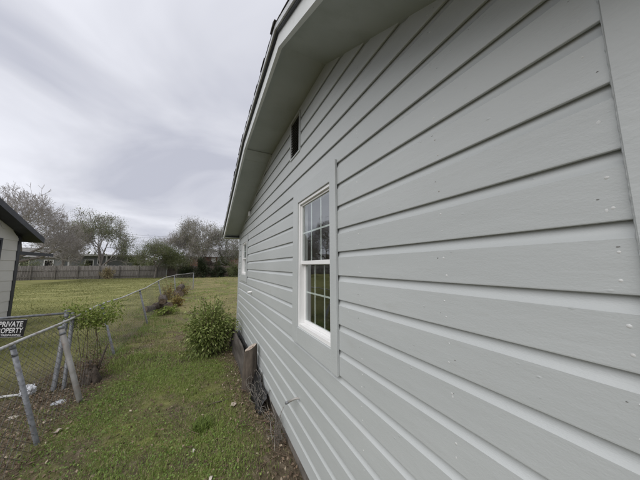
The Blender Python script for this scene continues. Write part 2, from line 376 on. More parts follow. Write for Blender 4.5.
OPEN = [(1.43, 2.085, CAMH-.572, CAMH+.632), (5.28, 5.98, CAMH-.20, CAMH+.56)]     # window openings y0,y1,z0,z1
CAS = [(1.345, 2.215, CAMH-.722, CAMH+.775), (5.17, 6.10, CAMH-.35, CAMH+.70)]
VENT = (2.075, 2.365, 3.04, 3.50)
def board_profile(z0):
    s = SB; p = [(.028, z0+.018), (.0105, z0+.018), (.0095, z0+.0005), (.0022, z0), (.0004, z0+.0018), (0, z0+.005), (0, z0+s*.35), (0, z0+s-.040)]
    for k in range(1, 8):
        a = k/7*math.pi/2
        p.append((.0125*(1-math.cos(a))*1.0, z0+s-.040+.036*math.sin(a)))
    # concave scoop
    q = []
    for k in range(0, 11):
        t_ = k/10; q.append((.0155*(1-(1-t_)**2.1), z0+s-.040+.038*t_))
    p = p[:7]+q+[(.0170, z0+s+.010), (.028, z0+s+.010)]
    return p
def board(z0, ya, yb, zlo=None, zhi=None, name='siding_board', roofclip=True):
    prof = board_profile(z0); L = []; R = []
    for d, z in prof:
        if zlo is not None: z = max(z, zlo)
        if zhi is not None: z = min(z, zhi)
        z = min(z, ZF+.010)
        if L and abs(L[-1][2]-z) < 1e-5 and abs(L[-1][0]-WX-d) < .02 and d not in (.028,): continue
        a, b = ya, yb
        if roofclip:
            r0_, r1_ = yrange(z); a = max(a, r0_+.004); b = min(b, r1_-.004)
        if b < a: a = b = (a+b)/2
        L.append((WX+d, a, z)); R.append((WX+d, b, z))
    n = len(L); mb = MB()
    steps = 1; vs = L+R
    fs = [tuple(range(n)), tuple(range(n, 2*n))[::-1]]
    sm = []
    for i in range(n):
        fs.append((i, n+i, n+(i+1) % n, (i+1) % n))
    mb.add(vs, fs)
    o = mb.build(name, 'siding_paint', house)
    return o
nb = 0
zb = LIP0-15*SB
lips = [LIP0-n*SB for n in range(15, -8, -1)]
CB = .12      # inner edge of the near corner board
for z0 in lips:
    z1 = z0+SB
    if z0 > ZF-.02: continue
    segs = [(CB-.01, Y1-.09)]
    cuts = []
    for (oy0, oy1, oz0, oz1), (cy0, cy1, cz0, cz1) in zip(OPEN, CAS):
        if z1+.01 > oz0 and z0 < oz1: cuts.append((oy0-.035, oy1+.035, oz0, oz1))
    if z1+.01 > VENT[2]+.01 and z0 < VENT[3]: cuts.append((VENT[0]-.005, VENT[1]+.005, VENT[2], VENT[3]))
    y = CB-.01; cuts.sort(); endy = Y1-.09
    for (a, b, q0, q1) in cuts:
        board(z0, y, a); nb += 1
        if q0 > z0+.004: board(z0, a, b, zhi=q0); nb += 1
        if q1 < z1-.004 and q1 < ZF: board(z0, a, b, zlo=q1); nb += 1
        y = b
    board(z0, y, endy); nb += 1

# sheathing behind the boards, with the window openings left free
mb = MB()
def slab(ya, yb, za=None, zb_=None):
    ys = sorted({ya, yb} | {y for y in (AP0, AP1) if ya < y < yb})
    for a, b in zip(ys[:-1], ys[1:]):
        lo = .15 if za is None else za; ta = ztop(a) if zb_ is None else zb_; tb = ztop(b) if zb_ is None else zb_
        mb.prism([(a, lo), (b, lo), (b, tb), (a, ta)], 'x', WX+.0285, WX+.06)
y = 0
for (a, b, z0, z1) in OPEN:
    slab(y, a); slab(a, b, None, z0); slab(a, b, z1, None); y = b
slab(y, Y1)
mb.build('wall_sheathing', 'inner_wall', house)
mb = MB(); mb.box((WX+.06, .02, .15), (HX, .10, ztop(0)+.02)); mb.box((WX+.06, Y1-.10, .15), (HX, Y1-.02, ztop(Y1)))
mb.box((HX-.1, .1, .15), (HX, Y1-.1, ztop(Y1))); mb.box((WX+.06, .1, .25), (HX-.1, Y1-.1, .32))
mb.prism([(.1, ztop(.1)), (AP0, ZF), (AP1, ZF), (Y1-.1, ztop(Y1-.1)), (Y1-.1, 2.6), (.1, 2.6)], 'x', HX-.1, HX)
mb.build('inner_walls', 'inner_wall', house)
# siding on the two side walls (mostly out of view): joined
for nm, yy, sgn in (('side_siding', 0.0, 1), ('rear_siding', Y1, -1)):
    mb = MB()
    for z0 in lips:
        if z0+SB > ztop(yy)+.05: continue
        prof = [(yy+sgn*d, z) for d, z in board_profile(z0)]
        mb.prism(prof, 'x', WX+.11, HX)
    tag(mb.build(nm, 'siding_paint', house), kind='stuff')
MB().box((WX+.035, .03, -.3), (HX-.05, Y1-.03, .158)).build('foundation', 'foundation', house)
# corner boards
MB().box((WX-.013, .0, .145), (WX+.026, CB, ztop(0)+.07)).build('corner_board', 'trim_paint', house, .003)
MB().box((WX-.011, -.022, .145), (WX+.11, -.001, ztop(0)-.01)).build('corner_board', 'trim_paint', house, .003)
MB().box((WX-.012, Y1-.10, .14), (WX+.026, Y1+.0, ztop(Y1)-.005)).build('corner_board', 'trim_paint', house, .003)
MB().box((WX-.010, Y1+.001, .14), (WX+.11, Y1+.022, ztop(Y1)-.012)).build('corner_board', 'trim_paint', house, .003)

V = []; F = []
zs = np.arange(.17, ztop(CB)-.03, .006)
for i, z in enumerate(zs):
    w = .002+.0016*abs(math.sin(z*37)+.6*math.sin(z*191+1))*random.uniform(.4, 1); h = .003+random.uniform(0, .004)
    V += [(WX+.012, CB-.002, z), (WX-.0135+random.uniform(-.001, .001), CB-.001, z), (WX-h, CB+w*.5, z), (WX+.001, CB+w, z)]
    if i: F += [(4*i-4+k, 4*i-3+k, 4*i+1+k, 4*i+k) for k in range(3)]
npmesh('caulk_bead', V, F, 'trim_paint', house, smooth=True)
# nail heads, painted over, two to a board at every stud
V = []; F = []
def dome(y, z, r, h, x=WX):
    n0 = len(V); n = 7
    V.append((x-h, y, z))
    for k in range(n): a = 2*math.pi*k/n; V.append((x-h*.7, y+r*.6*math.cos(a), z+r*.6*math.sin(a)))
    for k in range(n): a = 2*math.pi*k/n; V.append((x+.0006, y+r*math.cos(a), z+r*math.sin(a)))
    for k in range(n):
        k2 = (k+1) % n
        F.append((n0, n0+1+k, n0+1+k2)); F.append((n0+1+k, n0+1+n+k, n0+1+n+k2)); F.append((n0+1+k, n0+1+n+k2, n0+1+k2))
studs = [.152, .565, 1.105, 2.30, 2.72, 3.13, 3.54, 3.95, 4.36, 4.77, 6.2]
for z0 in lips:
    for sy in studs:
        for dz in (.030, .098):
            if random.random() < (.12 if sy < 2 else .5): continue
            yy = sy+random.uniform(-.008, .008); zz = z0+dz+random.uniform(-.008, .008)
            if zz > ztop(yy)-.02: continue
            dome(yy, zz, random.uniform(.003, .0055), random.uniform(.0008, .0018))
tag(npmesh('nail_heads', V, F, 'nail', house, smooth=True), kind='stuff')
# pale filler dabs over sunk nails
V = []; F = []
for z0 in lips:
    for sy in (.15, .565, 1.105):
        if random.random() < .55: continue
        yy = sy+random.uniform(-.012, .012); zz = z0+random.uniform(.025, .115)
        if zz > ztop(yy)-.02: continue
        n0 = len(V); n = 13; r = random.uniform(.003, .0052); V.append((WX-.0012, yy, zz))
        for k in range(n):
            a = 2*math.pi*k/n; q = r*random.uniform(.65, 1.05); V.append((WX-.0002, yy+q*.8*math.cos(a), zz+q*1.2*math.sin(a)))
        for k in range(n): F.append((n0, n0+1+k, n0+1+(k+1) % n))
mat('pit', (.13, .13, .12), (.24, .24, .23), rough=.8, scale=80)  # dark tone that paints the shade inside small nail dents
mat('filler', (.56, .575, .57), (.62, .635, .63), rough=.6, scale=60)
tag(npmesh('filler_dabs', V, F, 'filler', house), kind='stuff')

V = []; F = []  # nail dents as flat dark dabs, their shade put into the colour
for z0 in lips:
    for sy in (.148, .565, 1.105, 1.25, .9, .4):
        if random.random() < (.35 if sy in (.148, .565, 1.105) else .82): continue
        yy = sy+random.uniform(-.03, .03); zz = z0+random.uniform(.02, .12); n0 = len(V); n = 11; r = random.uniform(.0015, .0032)
        if zz > ztop(yy)-.03 or yy < CB+.012: continue
        V.append((WX-.0003, yy, zz))
        for k in range(n): a = 2*math.pi*k/n; q = r*random.uniform(.5, 1.2); V.append((WX-.0004, yy+q*1.3*math.cos(a), zz+q*.7*math.sin(a)))
        for k in range(n): F.append((n0, n0+1+k, n0+1+(k+1) % n))
tag(npmesh('pit_shade_dabs', V, F, 'pit', house), kind='stuff')
# windows
def window(i, label, nv, far=False):
    oy0, oy1, oz0, oz1 = OPEN[i]; cy0, cy1, cz0, cz1 = CAS[i]
    w = bpy.data.objects.new('window', None); w.location = Vector((WX, (oy0+oy1)/2, oz0))-house.location; link(w, house); w['label'] = label
    # casing boards
    xa, xb = WX-.020, WX-.0006
    MB().box((xa, cy0, cz0), (xb, oy0, cz1)).build('casing', 'trim_paint', w, .002)
    MB().box((xa+.001, oy1, cz0+.002), (xb, cy1, cz1-.002)).build('casing', 'trim_paint', w, .002)
    MB().box((xa+.0015, oy0+.0015, oz1), (xb, oy1-.0015, cz1-.003)).build('casing', 'trim_paint', w, .002)
    MB().box((xa+.0015, oy0+.0015, cz0+.003), (xb, oy1-.0015, oz0)).build('casing', 'trim_paint', w, .002)
    # vinyl frame lining the opening
    m = MB(); d0, d1 = WX-.006, WX+.085; t = .026
    m.box((d0, oy0+.001, oz0+.001), (d1, oy0+t, oz1-.001)); m.box((d0, oy1-t, oz0+.001), (d1, oy1-.001, oz1-.001))
    m.box((d0, oy0+t, oz1-t), (d1, oy1-t, oz1-.001)); m.box((d0, oy0+t, oz0+.001), (d1, oy1-t, oz0+t+.008))
    m.build('frame', 'white_vinyl', w, .002)
    zm = oz0+(oz1-oz0)*.497
    for k, (sa, sb, xd) in enumerate(((zm-.012, oz1-t-.001, WX+.012), (oz0+t+.009, zm+.018, WX+.045))):
        ya, yb = oy0+t+.001, oy1-t-.001; m = MB(); rw = .030 if k else .016; top = .034; dep = .026
        m.box((xd, ya, sa), (xd+dep, ya+rw, sb)); m.box((xd, yb-rw, sa), (xd+dep, yb, sb))
        m.box((xd+.0004, ya+rw, sb-(top if k else rw)), (xd+dep, yb-rw, sb)); m.box((xd+.0004, ya+rw, sa), (xd+dep, yb-rw, sa+(rw if k else top)))
        m.build('sash', 'white_vinyl', w, .0015)
        ga, gb, gz0, gz1 = ya+rw, yb-rw, sa+(rw if k else top), sb-(top if k else rw)
        MB().box((xd+.010, ga-.003, gz0-.003), (xd+.013, gb+.003, gz1+.003)).build('pane', 'window_glass', w)
        for j in range(1, nv+1):
            yy = ga+(gb-ga)*j/(nv+1); MB().box((xd+.0155, yy-.007, gz0), (xd+.020, yy+.007, gz1)).build('muntin', 'muntin_white', w)
        zz = (gz0+gz1)/2; MB().box((xd+.0148, ga, zz-.007), (xd+.0195, gb, zz+.007)).build('muntin', 'muntin_white', w)
    return w
window(0, 'white vinyl sash window with small panes nearest the camera', 2)
window(1, 'small white sash window near the far corner', 1)

# gable vent
v = bpy.data.objects.new('gable_vent', None); v.location = Vector((WX, VENT[0], VENT[2]))-house.location; link(v, house)
m = MB(); a, b, z0, z1 = VENT; t = .016
m.box((WX-.012, a, z0), (WX+.05, a+t, z1)); m.box((WX-.012, b-t, z0), (WX+.05, b, z1)); m.box((WX-.012, a+t, z0), (WX+.05, b-t, z0+t)); m.box((WX-.012, a+t, z1-t), (WX+.05, b-t, z1))
m.build('vent_frame', 'trim_paint', v, .0015)
MB().box((WX+.045, a+t, z0+t), (WX+.05, b-t, z1-t)).build('vent_backing', 'dark_void', v)
ns = 14
for k in range(ns):
    zz = z0+t+(z1-z0-2*t)*(k+.15)/ns
    MB().prism([(WX-.004, zz), (WX-.001, zz-.002), (WX+.034, zz+.024), (WX+.031, zz+.027)], 'y', a+t+.001, b-t-.001).build('vent_slat', 'vent_slat', v)

# soffit, fascia and roof edge
OX = .445                          # inner face of fascia
def off(y, d): return ztop(y)+d
PY = [-.30, AP0, AP1, 6.90]
for a, b, drop in ((PY[0], AP0, .007), (AP0, AP1, .0), (AP1, PY[3], .016)):
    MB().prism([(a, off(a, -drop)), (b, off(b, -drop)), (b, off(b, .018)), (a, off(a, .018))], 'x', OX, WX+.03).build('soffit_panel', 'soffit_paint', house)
# joint cover strip where the soffit steps
MB().box((OX+.002, AP1+.22, ztop(AP1+.25)-.012), (WX-.002, AP1+.30, ztop(AP1+.30)+.004)).build('soffit_batten', 'soffit_paint', house, .002)
MB().box((WX-.14, AP1+.62, ztop(AP1+.62)-.014), (WX-.03, AP1+.635, ztop(AP1+.62))).build('soffit_batten', 'vent_slat', house)
def strip(name, x0, x1, lo, hi, m, y_a=PY[0], y_b=PY[3], bev=0):
    ys = [y_a, AP0, AP1, y_b]
    for k, (a, b) in enumerate(zip(ys[:-1], ys[1:])):
        MB().prism([(a, off(a, lo)), (b, off(b, lo)), (b, off(b, hi)), (a, off(a, hi))], 'x', x0, x1).build(name, m, house, bev)
strip('fascia', OX-.028, OX-.0005, -.034, .122, 'fascia_paint', -.33, 6.93)
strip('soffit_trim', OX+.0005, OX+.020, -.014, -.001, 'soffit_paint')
strip('rake_strip', OX-.046, OX-.0285, .084, .112, 'navy_trim', -.34, 6.94)
strip('drip_edge', OX-.060, OX-.0465, .098, .140, 'drip_metal', -.345, 6.945)
strip('roof_deck', OX-.050, HX+.4, .1405, .148, 'shingle', -.35, 6.95)
MB().prism([(AP1, off(AP1, -.05)), (Y1-.11, off(Y1-.11, -.05)), (Y1-.11, off(Y1-.11, -.006)), (AP1, off(AP1, -.006))], 'x', WX-.010, WX-.0006).build('frieze', 'trim_paint', house)
# shingle courses, each a lapped strip down the slopes
def course(ya, yb, jut, lift):
    da, db = .1485, .1485
    ux = OX-.064-jut
    MB().prism([(ya, off(ya, da)), (yb, off(yb, db)), (yb, off(yb, db+.003)), (ya, off(ya, da+.009+lift))], 'x', ux, HX+.42).build('shingle_course', 'shingle', house)
y = -.35
while y < AP0:
    yb = min(y+.23, AP0+.02); course(y, yb, random.uniform(-.004, .005), random.uniform(0, .003)); y += .145
y = 6.96
while y > AP1:
    ya = y; course(ya, max(y-.23, AP1-.02), random.uniform(-.004, .005), random.uniform(0, .003)); y -= .145
y = AP0
while y < AP1:
    course(y, y+.16, random.uniform(-.004, .005), random.uniform(0, .003)); y += .165
# ridge lumps where cap shingles curl over the rake
for yy in (AP0+.03, AP1+.9):
    MB().prism([(yy-.07, off(yy-.07, .156)), (yy+.07, off(yy+.07, .156)), (yy+.05, off(yy+.05, .163)), (yy-.02, off(yy-.02, .169)), (yy-.07, off(yy-.07, .163))], 'x', OX-.074, OX+.30).build('cap_shingle', 'shingle', house)
# eave fascia at the two ends
MB().box((OX+.0, PY[3]+.0005, off(PY[3], -.03)), (HX, PY[3]+.028, off(PY[3], .115))).build('fascia', 'fascia_paint', house)
MB().box((OX+.0, PY[0]-.028, off(PY[0], -.03)), (HX, PY[0]-.0005, off(PY[0], .115))).build('fascia', 'fascia_paint', house)
MB().box((WX+.031, PY[0], off(0, -.16)), (HX, .02, off(0, -.14))).build('soffit_panel', 'soffit_paint', house)
MB().box((OX, Y1+.024, off(Y1, -.10)), (HX, PY[3], off(Y1, -.085))).build('soffit_panel', 'soffit_paint', house)
# small fittings on the wall
m = MB(); m.box((WX-.035, 5.02, 2.95), (WX-.001, 5.09, 3.05)); m.build('cable_box', 'white_vinyl', house, .004)
# hose tap: pipe out of the wall with a bent mouth
m = MB(); m.tube([(WX+.02, 2.045, .655), (WX-.03, 2.08, .645), (WX-.075, 2.16, .585)], [.0095, .0095, .009], 10)
tp = m.build('pipe_stub', 'galv_rail', house)
m = MB(); m.tube([(WX-.07, 2.15, .592), (WX-.085, 2.178, .571)], .0125, 8); m.build('pipe_collar', 'galvanised', tp)
m = MB(); m.tube([(WX+.02, 4.55, 1.36), (WX-.07, 4.60, 1.345)], .018, 10); p2 = m.build('pipe_stub', 'white_vinyl', house)

# ------------------------------------------------------------------ chain-link fences
def tube_np(segs, r, n=3):
    """segs (M,2,3) -> verts, faces"""
    segs = np.asarray(segs, float); M = len(segs); d = segs[:, 1]-segs[:, 0]; L = np.linalg.norm(d, axis=1, keepdims=True); d = d/np.maximum(L, 1e-9)
    ref = np.where(np.abs(d[:, 2:3]) > .9, np.array([[1., 0, 0]]), np.array([[0, 0, 1.]])); u = np.cross(d, ref); u /= np.linalg.norm(u, axis=1, keepdims=True); w = np.cross(d, u)
    rr = np.broadcast_to(np.asarray(r, float).reshape(-1, 1) if np.ndim(r) == 1 else np.asarray(r, float).reshape(-1, 2) if np.ndim(r) == 2 else np.full((M, 1), r), (M, 2) if np.ndim(r) == 2 else (M, 1))
    if rr.shape[1] == 1: rr = np.repeat(rr, 2, 1)
    V = np.zeros((M, 2, n, 3))
    for k in range(n):
        a = 2*math.pi*k/n; o = u*math.cos(a)+w*math.sin(a)
        V[:, 0, k] = segs[:, 0]+o*rr[:, 0:1]; V[:, 1, k] = segs[:, 1]+o*rr[:, 1:2]
    base = (np.arange(M)*2*n)[:, None]; F = []
    for k in range(n):
        k2 = (k+1) % n; F.append(np.concatenate([base+k, base+k2, base+n+k2, base+n+k], 1))
    return V.reshape(-1, 3), np.concatenate(F, 0)
def path_fn(pts):
    P = np.array(pts, float); d = np.r_[0, np.cumsum(np.linalg.norm(np.diff(P, axis=0), axis=1))]
    return d[-1], lambda u: np.stack([np.interp(u, d, P[:, k]) for k in range(3)], -1)
def chain_mesh(top, bot, pitch, name, parent, r=.0019):
    L, ft = path_fn(top); Lb, fb = path_fn(bot)
    K = int(L/pitch); J = int(1.0/(pitch*.82)); segs = []
    k = np.arange(K+1)[:, None]; j = np.arange(J+1)[None, :]
    u = pitch*k+(pitch/2)*np.where((j+k) % 2 == 1, 1, -1); v_ = np.broadcast_to(j/J, u.shape); u = np.clip(u, 0, L)
    T = ft(u.ravel()).reshape(*u.shape, 3); B = fb((u*Lb/L).ravel()).reshape(*u.shape, 3)
    sag = .012*np.sin(u*2.3)[..., None]*np.sin(v_*3.14)[..., None]*np.array([1., 0, 0])
    P = B+(T-B)*v_[..., None]+sag
    S_ = np.stack([P[:, :-1], P[:, 1:]], 2).reshape(-1, 2, 3)
    V, F = tube_np(S_, r); o = npmesh(name, V, F, 'mesh_wire', parent); o['kind'] = 'stuff'; return o
fence = empty('chain_link_fence', (-1.7, 8, 0), 'long galvanised chain link fence running beside the lawn into the distance', 'fence')
RAIL = [(-1.62, 1.2, 1.05), (-1.70, 2.6, 1.055), (-1.735, 3.45, 1.05), (-1.72, 3.6, 1.05), (-1.79, 4.4, 1.06), (-1.85, 5.2, 1.05), (-1.94, 6.43, 1.05), (-1.93, 8.04, 1.05), (-1.93, 9.7, 1.06), (-2.05, 12.2, 1.07), (-2.0, 14.3, 1.2), (-1.75, 17.2, 1.29), (-.86, 21.6, 1.31)]
BASE = [(-1.42, 1.2, .03), (-1.46, 2.6, .03), (-1.48, 3.5, .03), (-1.49, 3.64, .03), (-1.46, 4.4, .03), (-1.52, 5.2, .03), (-1.61, 6.35, .03), (-1.65, 8.0, .03), (-1.67, 9.6, .03), (-1.8, 12.2, .03), (-1.78, 14.3, .03), (-1.55, 17.2, .03), (-.8, 21.6, .03)]
def smooth_path(P, n=6):
    P = [Vector(p) for p in P]; o = []
    for i in range(len(P)-1):
        p0, p1, p2, p3 = P[max(i-1, 0)], P[i], P[i+1], P[min(i+2, len(P)-1)]
        for k in range(n):
            t = k/n; o.append(.5*((2*p1)+(p2-p0)*t+(2*p0-5*p1+4*p2-p3)*t*t+(3*p1-p0-3*p2+p3)*t**3))
    o.append(P[-1]); return o
RAIL = [RAIL[i] for i in (0, 1, 2, 5, 6, 7, 8, 9, 10, 11, 12)]
BASE = [BASE[i] for i in (0, 1, 2, 5, 6, 7, 8, 9, 10, 11, 12)]
m = MB(); m.tube([p+Vector((0, 0, .012*math.sin(p.y*2.2))) for p in smooth_path(RAIL, 4)], .0165, 10); m.build('top_rail', 'galv_rail', fence)
def post(base, top, r, matn='galvanised', parent=fence, cap=True):
    b = Vector(base); t = Vector(top); d = (t-b).normalized()
    m = MB(); m.tube([b-d*.25, b, t], r, 12); o = m.build('post', matn, parent)
    if cap:
        m = MB(); m.tube([t-d*.02, t+d*.012, t+d*.022], [r*1.08, r*1.08, r*.7], 10); m.build('post_cap', 'galvanised', o)
        m = MB(); m.tube([t-d*.10, t-d*.065], r*1.08, 10); m.build('tie_band', 'galvanised', o)
    return o
post((-1.48, 3.64, 0), (-1.735, 3.60, 1.03), .021)
post((-1.44, 4.44, 0), (-1.735, 4.48, 1.02), .030, 'rusty_post')
post((-1.61, 6.35, 0), (-1.93, 6.48, 1.035), .022)
post((-1.67, 9.61, 0), (-1.925, 9.58, 1.035), .026)
post((-1.79, 13.6, 0), (-2.02, 13.5, 1.13), .026)
post((-1.60, 17.2, 0), (-1.75, 17.2, 1.27), .026)
post((-.83, 21.5, 0), (-.86, 21.6, 1.30), .03)
chain_mesh(RAIL[:7], BASE[:7], .056, 'chain_mesh', fence, .0021)
chain_mesh(RAIL[6:], BASE[6:], .075, 'chain_mesh', fence, .0024)

cross = empty('chain_link_fence', (-3.6, 5.2, 0), 'short chain link fence with a warning sign running left towards the cream house', 'fence')
m = MB(); m.tube([(-1.93, 5.2, 1.105), (-3.2, 5.21, 1.09), (-5.22, 5.25, 1.10)], .0175, 10); m.build('top_rail', 'galvanised', cross)
post((-1.96, 5.06, 0), (-1.965, 5.2, 1.14), .03, parent=cross)
post((-1.85, 5.06, 0), (-1.90, 5.21, 1.09), .024, parent=cross)
post((-3.6, 5.2, 0), (-3.6, 5.2, 1.07), .024, parent=cross); post((-5.2, 5.22, 0), (-5.2, 5.25, 1.10), .028, parent=cross)
chain_mesh([(-5.2, 5.25, 1.08), (-1.97, 5.2, 1.08)], [(-5.2, 5.2, .04), (-1.97, 5.12, .04)], .056, 'chain_mesh', cross, .0021)

# warning sign wired to the cross fence
sign = empty('warning_sign', (-2.57, 5.155, .95), 'black sign reading PRIVATE PROPERTY hanging from the cross fence', 'sign')
tilt = Matrix.Rotation(rad(5), 4, 'Y')
SW, SH = .325, .262; sx = -2.545
def spt(u, v, d): q = tilt @ Vector((u, 0, v)); return (sx+q.x, 5.155+d, .948+q.z)
def splate(u0, u1, v0, v1, d0, d1, name, mt):
    m = MB(); vs = [spt(u, v, d) for d in (d0, d1) for u, v in ((u0, v0), (u1, v0), (u1, v1), (u0, v1))]
    m.add(vs, [(0,1,2,3),(7,6,5,4),(0,4,5,1),(1,5,6,2),(2,6,7,3),(3,7,4,0)]); return m.build(name, mt, sign)
splate(-SW/2, SW/2, -SH/2, SH/2, 0, .003, 'plate', 'sign_black')
for (u0, u1, v0, v1) in ((-SW/2+.006, SW/2-.006, SH/2-.010, SH/2-.007), (-SW/2+.006, SW/2-.006, -SH/2+.007, -SH/2+.010)):
    splate(u0, u1, v0, v1, -.0012, -.0002, 'border_line', 'sign_white')
def text(txt, width, height, u, v):
    cu = bpy.data.curves.new('t', 'FONT'); cu.body = txt; cu.align_x = 'CENTER'; cu.align_y = 'CENTER'; cu.offset = .018; cu.extrude = .004; cu.resolution_u = 3; cu.shear = .0
    o = bpy.data.objects.new('t', cu); COL.objects.link(o); bpy.context.view_layer.update()
    me = bpy.data.meshes.new_from_object(o.evaluated_get(bpy.context.evaluated_depsgraph_get())); bpy.data.objects.remove(o)
    co = np.array([tuple(x.co) for x in me.vertices]); lo, hi = co.min(0), co.max(0); c = (lo+hi)/2
    for x in me.vertices:
        uu = u+(x.co.x-c[0])/(hi[0]-lo[0])*width; vv = v+(x.co.y-c[1])/(hi[1]-lo[1])*height
        x.co = Vector(spt(uu, vv, -.0012-(.0012 if x.co.z > 0 else 0)))-sign.location
    me.materials.clear(); me.materials.append(MATS['sign_white']); ob = bpy.data.objects.new('lettering', me); link(ob, sign)
text('PRIVATE', .235, .075, .008, .062); text('PROPERTY', .285, .075, 0, -.028); text('NO TRESPASSING', .26, .028, 0, -.095)

# ------------------------------------------------------------------ plants: generic makers
def leaf_quads(C, size, droop=0.2, aspect=.45, up=.5, dirs=None):
    """folded four-corner leaves at centres C"""
    n = len(C); size = np.broadcast_to(size, (n,))[:, None]
    d = rng.normal(size=(n, 3)) if dirs is None else dirs+rng.normal(size=(n, 3))*.35
    d[:, 2] -= droop; d /= np.linalg.norm(d, axis=1, keepdims=True)
    nn = rng.normal(size=(n, 3)); nn[:, 2] += up; s = np.cross(d, nn); s /= np.linalg.norm(s, axis=1, keepdims=True)+1e-9; nn = np.cross(s, d)
    b = C-d*size*.5; t = C+d*size*.5; l = C+s*size*aspect*.5+nn*size*.08; r = C-s*size*aspect*.5+nn*size*.08
    V = np.stack([b, l, t, r], 1).reshape(-1, 3); k = (np.arange(n)*4)[:, None]
    F = np.concatenate([np.concatenate([k, k+1, k+2], 1), np.concatenate([k, k+2, k+3], 1)], 0)
    return V, F
def leaves(name, C, size, m, parent=None, colr=None, **kw):
    C = np.asarray(C, float); V, F = leaf_quads(C, size, **kw)
    c = rng.beta(2.2, 2.2, len(C)) if colr is None else np.clip(colr, 0, 1)
    return npmesh(name, V, F, m, parent, np.repeat(c, 4))
def blades(P, h, w, lean=.5, ):
    """curved grass blades rooted at P"""
    n = len(P); h = np.broadcast_to(h, (n,))[:, None]; w = np.broadcast_to(w, (n,))[:, None]
    a = rng.uniform(0, 2*np.pi, n); d = np.stack([np.cos(a), np.sin(a), np.zeros(n)], 1); s = np.stack([-np.sin(a), np.cos(a), np.zeros(n)], 1)
    ln = np.abs(rng.normal(lean, .3, n))[:, None]; z = np.array([[0, 0, 1.]])
    mid = P+z*h*.6+d*h*ln*.35; tip = P+z*h*np.clip(1-.35*ln, .15, 1)+d*h*ln*.95
    V = np.stack([P-s*w*.5, P+s*w*.5, mid+s*w*.42, mid-s*w*.42, tip], 1).reshape(-1, 3); k = (np.arange(n)*5)[:, None]
    F = np.concatenate([np.concatenate([k, k+1, k+2], 1), np.concatenate([k, k+2, k+3], 1), np.concatenate([k+3, k+2, k+4], 1)], 0)
    return V, F
def vnoise(x, y, f, seed=0):
    x = x*f+seed*13.7; y = y*f-seed*7.3
    xi, yi = np.floor(x), np.floor(y); xf, yf = x-xi, y-yi; xf = xf*xf*(3-2*xf); yf = yf*yf*(3-2*yf)
    hsh = lambda a, b: np.modf(np.abs(np.sin(a*127.1+b*311.7)*43758.5453))[0]
    return (hsh(xi, yi)*(1-xf)+hsh(xi+1, yi)*xf)*(1-yf)+(hsh(xi, yi+1)*(1-xf)+hsh(xi+1, yi+1)*xf)*yf

# grass on the side strip
def strip_points(n, y0, y1, x0, x1, power=1.0):
    y = y0+(y1-y0)*rng.uniform(0, 1, n)**power; x = rng.uniform(x0, x1, n)
    return x, y
GV = []; GF = []; GC = []; base_i = 0
SV = []; SF_ = []; SC = []; sbase = 0
def put(x, y, h, w, lean, c, which):
    global base_i, sbase
    P = np.stack([x, y, gh(x, y)-.004], 1); V, F = blades(P, h, w, lean)
    if which == 'g': GV.append(V); GF.append(F+base_i); GC.append(np.repeat(c, 5)); base_i += len(V)
    else: SV.append(V); SF_.append(F+sbase); SC.append(np.repeat(c, 5)); sbase += len(V)
def lush(x, y): return .6*vnoise(x, y, 1.1, 1)+.4*vnoise(x, y, 3.1, 2)
def soilness(x, y):
    # bare litter strip along the foot of the wall
    return np.clip((x-.12-.38*vnoise(x, y, 1.3, 5))/.35, 0, 1)*(y < 7.2)+np.clip((-1.12-.3*vnoise(x, y, 1.7, 12)-x)/.25, 0, 1)*(y < 6.2)*.85
for (n, y0, y1, xa, xb, hm, w, pw) in ((105000, 1.5, 5.2, -2.3, .84, .034, .0036, .9), (52000, 5.2, 11, -2.3, .9, .046, .006, .9), (45000, 11, 30, -2.6, 6, .06, .013, .8), (16000, 24, 46, -4, 12, .08, .03, 1)):
    x, y = strip_points(n, y0, y1, xa, xb, pw)
    if y0 > 4: xr = np.where(y > 6.9, True, x < .8); x, y = x[xr], y[xr]
    L = lush(x, y); keep = rng.uniform(0, 1, len(x)) < np.clip((L-.30)*3.0, .08, 1)*(1-.88*soilness(x, y)); x, y, L = x[keep], y[keep], L[keep]
    dry = rng.uniform(0, 1, len(x)) < np.clip(.24+.75*(.55-L)+np.where((y > 6) & (x > -1.4), .34*vnoise(x, y, .5, 9)*2, 0), .05, .75)
    h = hm*(.40+1.9*L*L)*rng.uniform(.45, 1.5, len(x)); c = np.clip(-.05+.95*L+rng.normal(0, .15, len(x)), 0, 1)
    g = ~dry; put(x[g], y[g], h[g], w*rng.uniform(.7, 1.3, g.sum()), .55, c[g], 'g')
    put(x[dry], y[dry], h[dry]*.9, w*.85, 1.1, np.clip(rng.normal(.5, .22, dry.sum()), 0, 1), 's')
# tall tufts
for (tx, ty, r, n, hh) in ((.06, 3.12, .10, 420, .10), (-1.35, 7.6, .5, 350, .13), (-1.3, 9.4, .5, 350, .15), (-1.45, 11.2, .6, 350, .18)):
    a = rng.uniform(0, 6.28, n); q = r*np.sqrt(rng.uniform(0, 1, n)); x = tx+q*np.cos(a); y = ty+q*np.sin(a)
    put(x, y, hh*rng.uniform(.4, 1.2, n), .006, .6, np.clip(rng.normal(.30, .16, n), 0, 1), 'g')
npmesh('side_yard_grass', np.concatenate(GV), np.concatenate(GF), 'grass', None, np.concatenate(GC)); o = COL.objects['side_yard_grass']
tag(o, 'short weedy green grass covering the strip beside the grey house', 'grass', kind='stuff')
npmesh('dry_grass', np.concatenate(SV), np.concatenate(SF_), 'straw', None, np.concatenate(SC)); tag(COL.objects['dry_grass'], 'dry straw coloured grass mixed through the side yard', 'grass', kind='stuff')
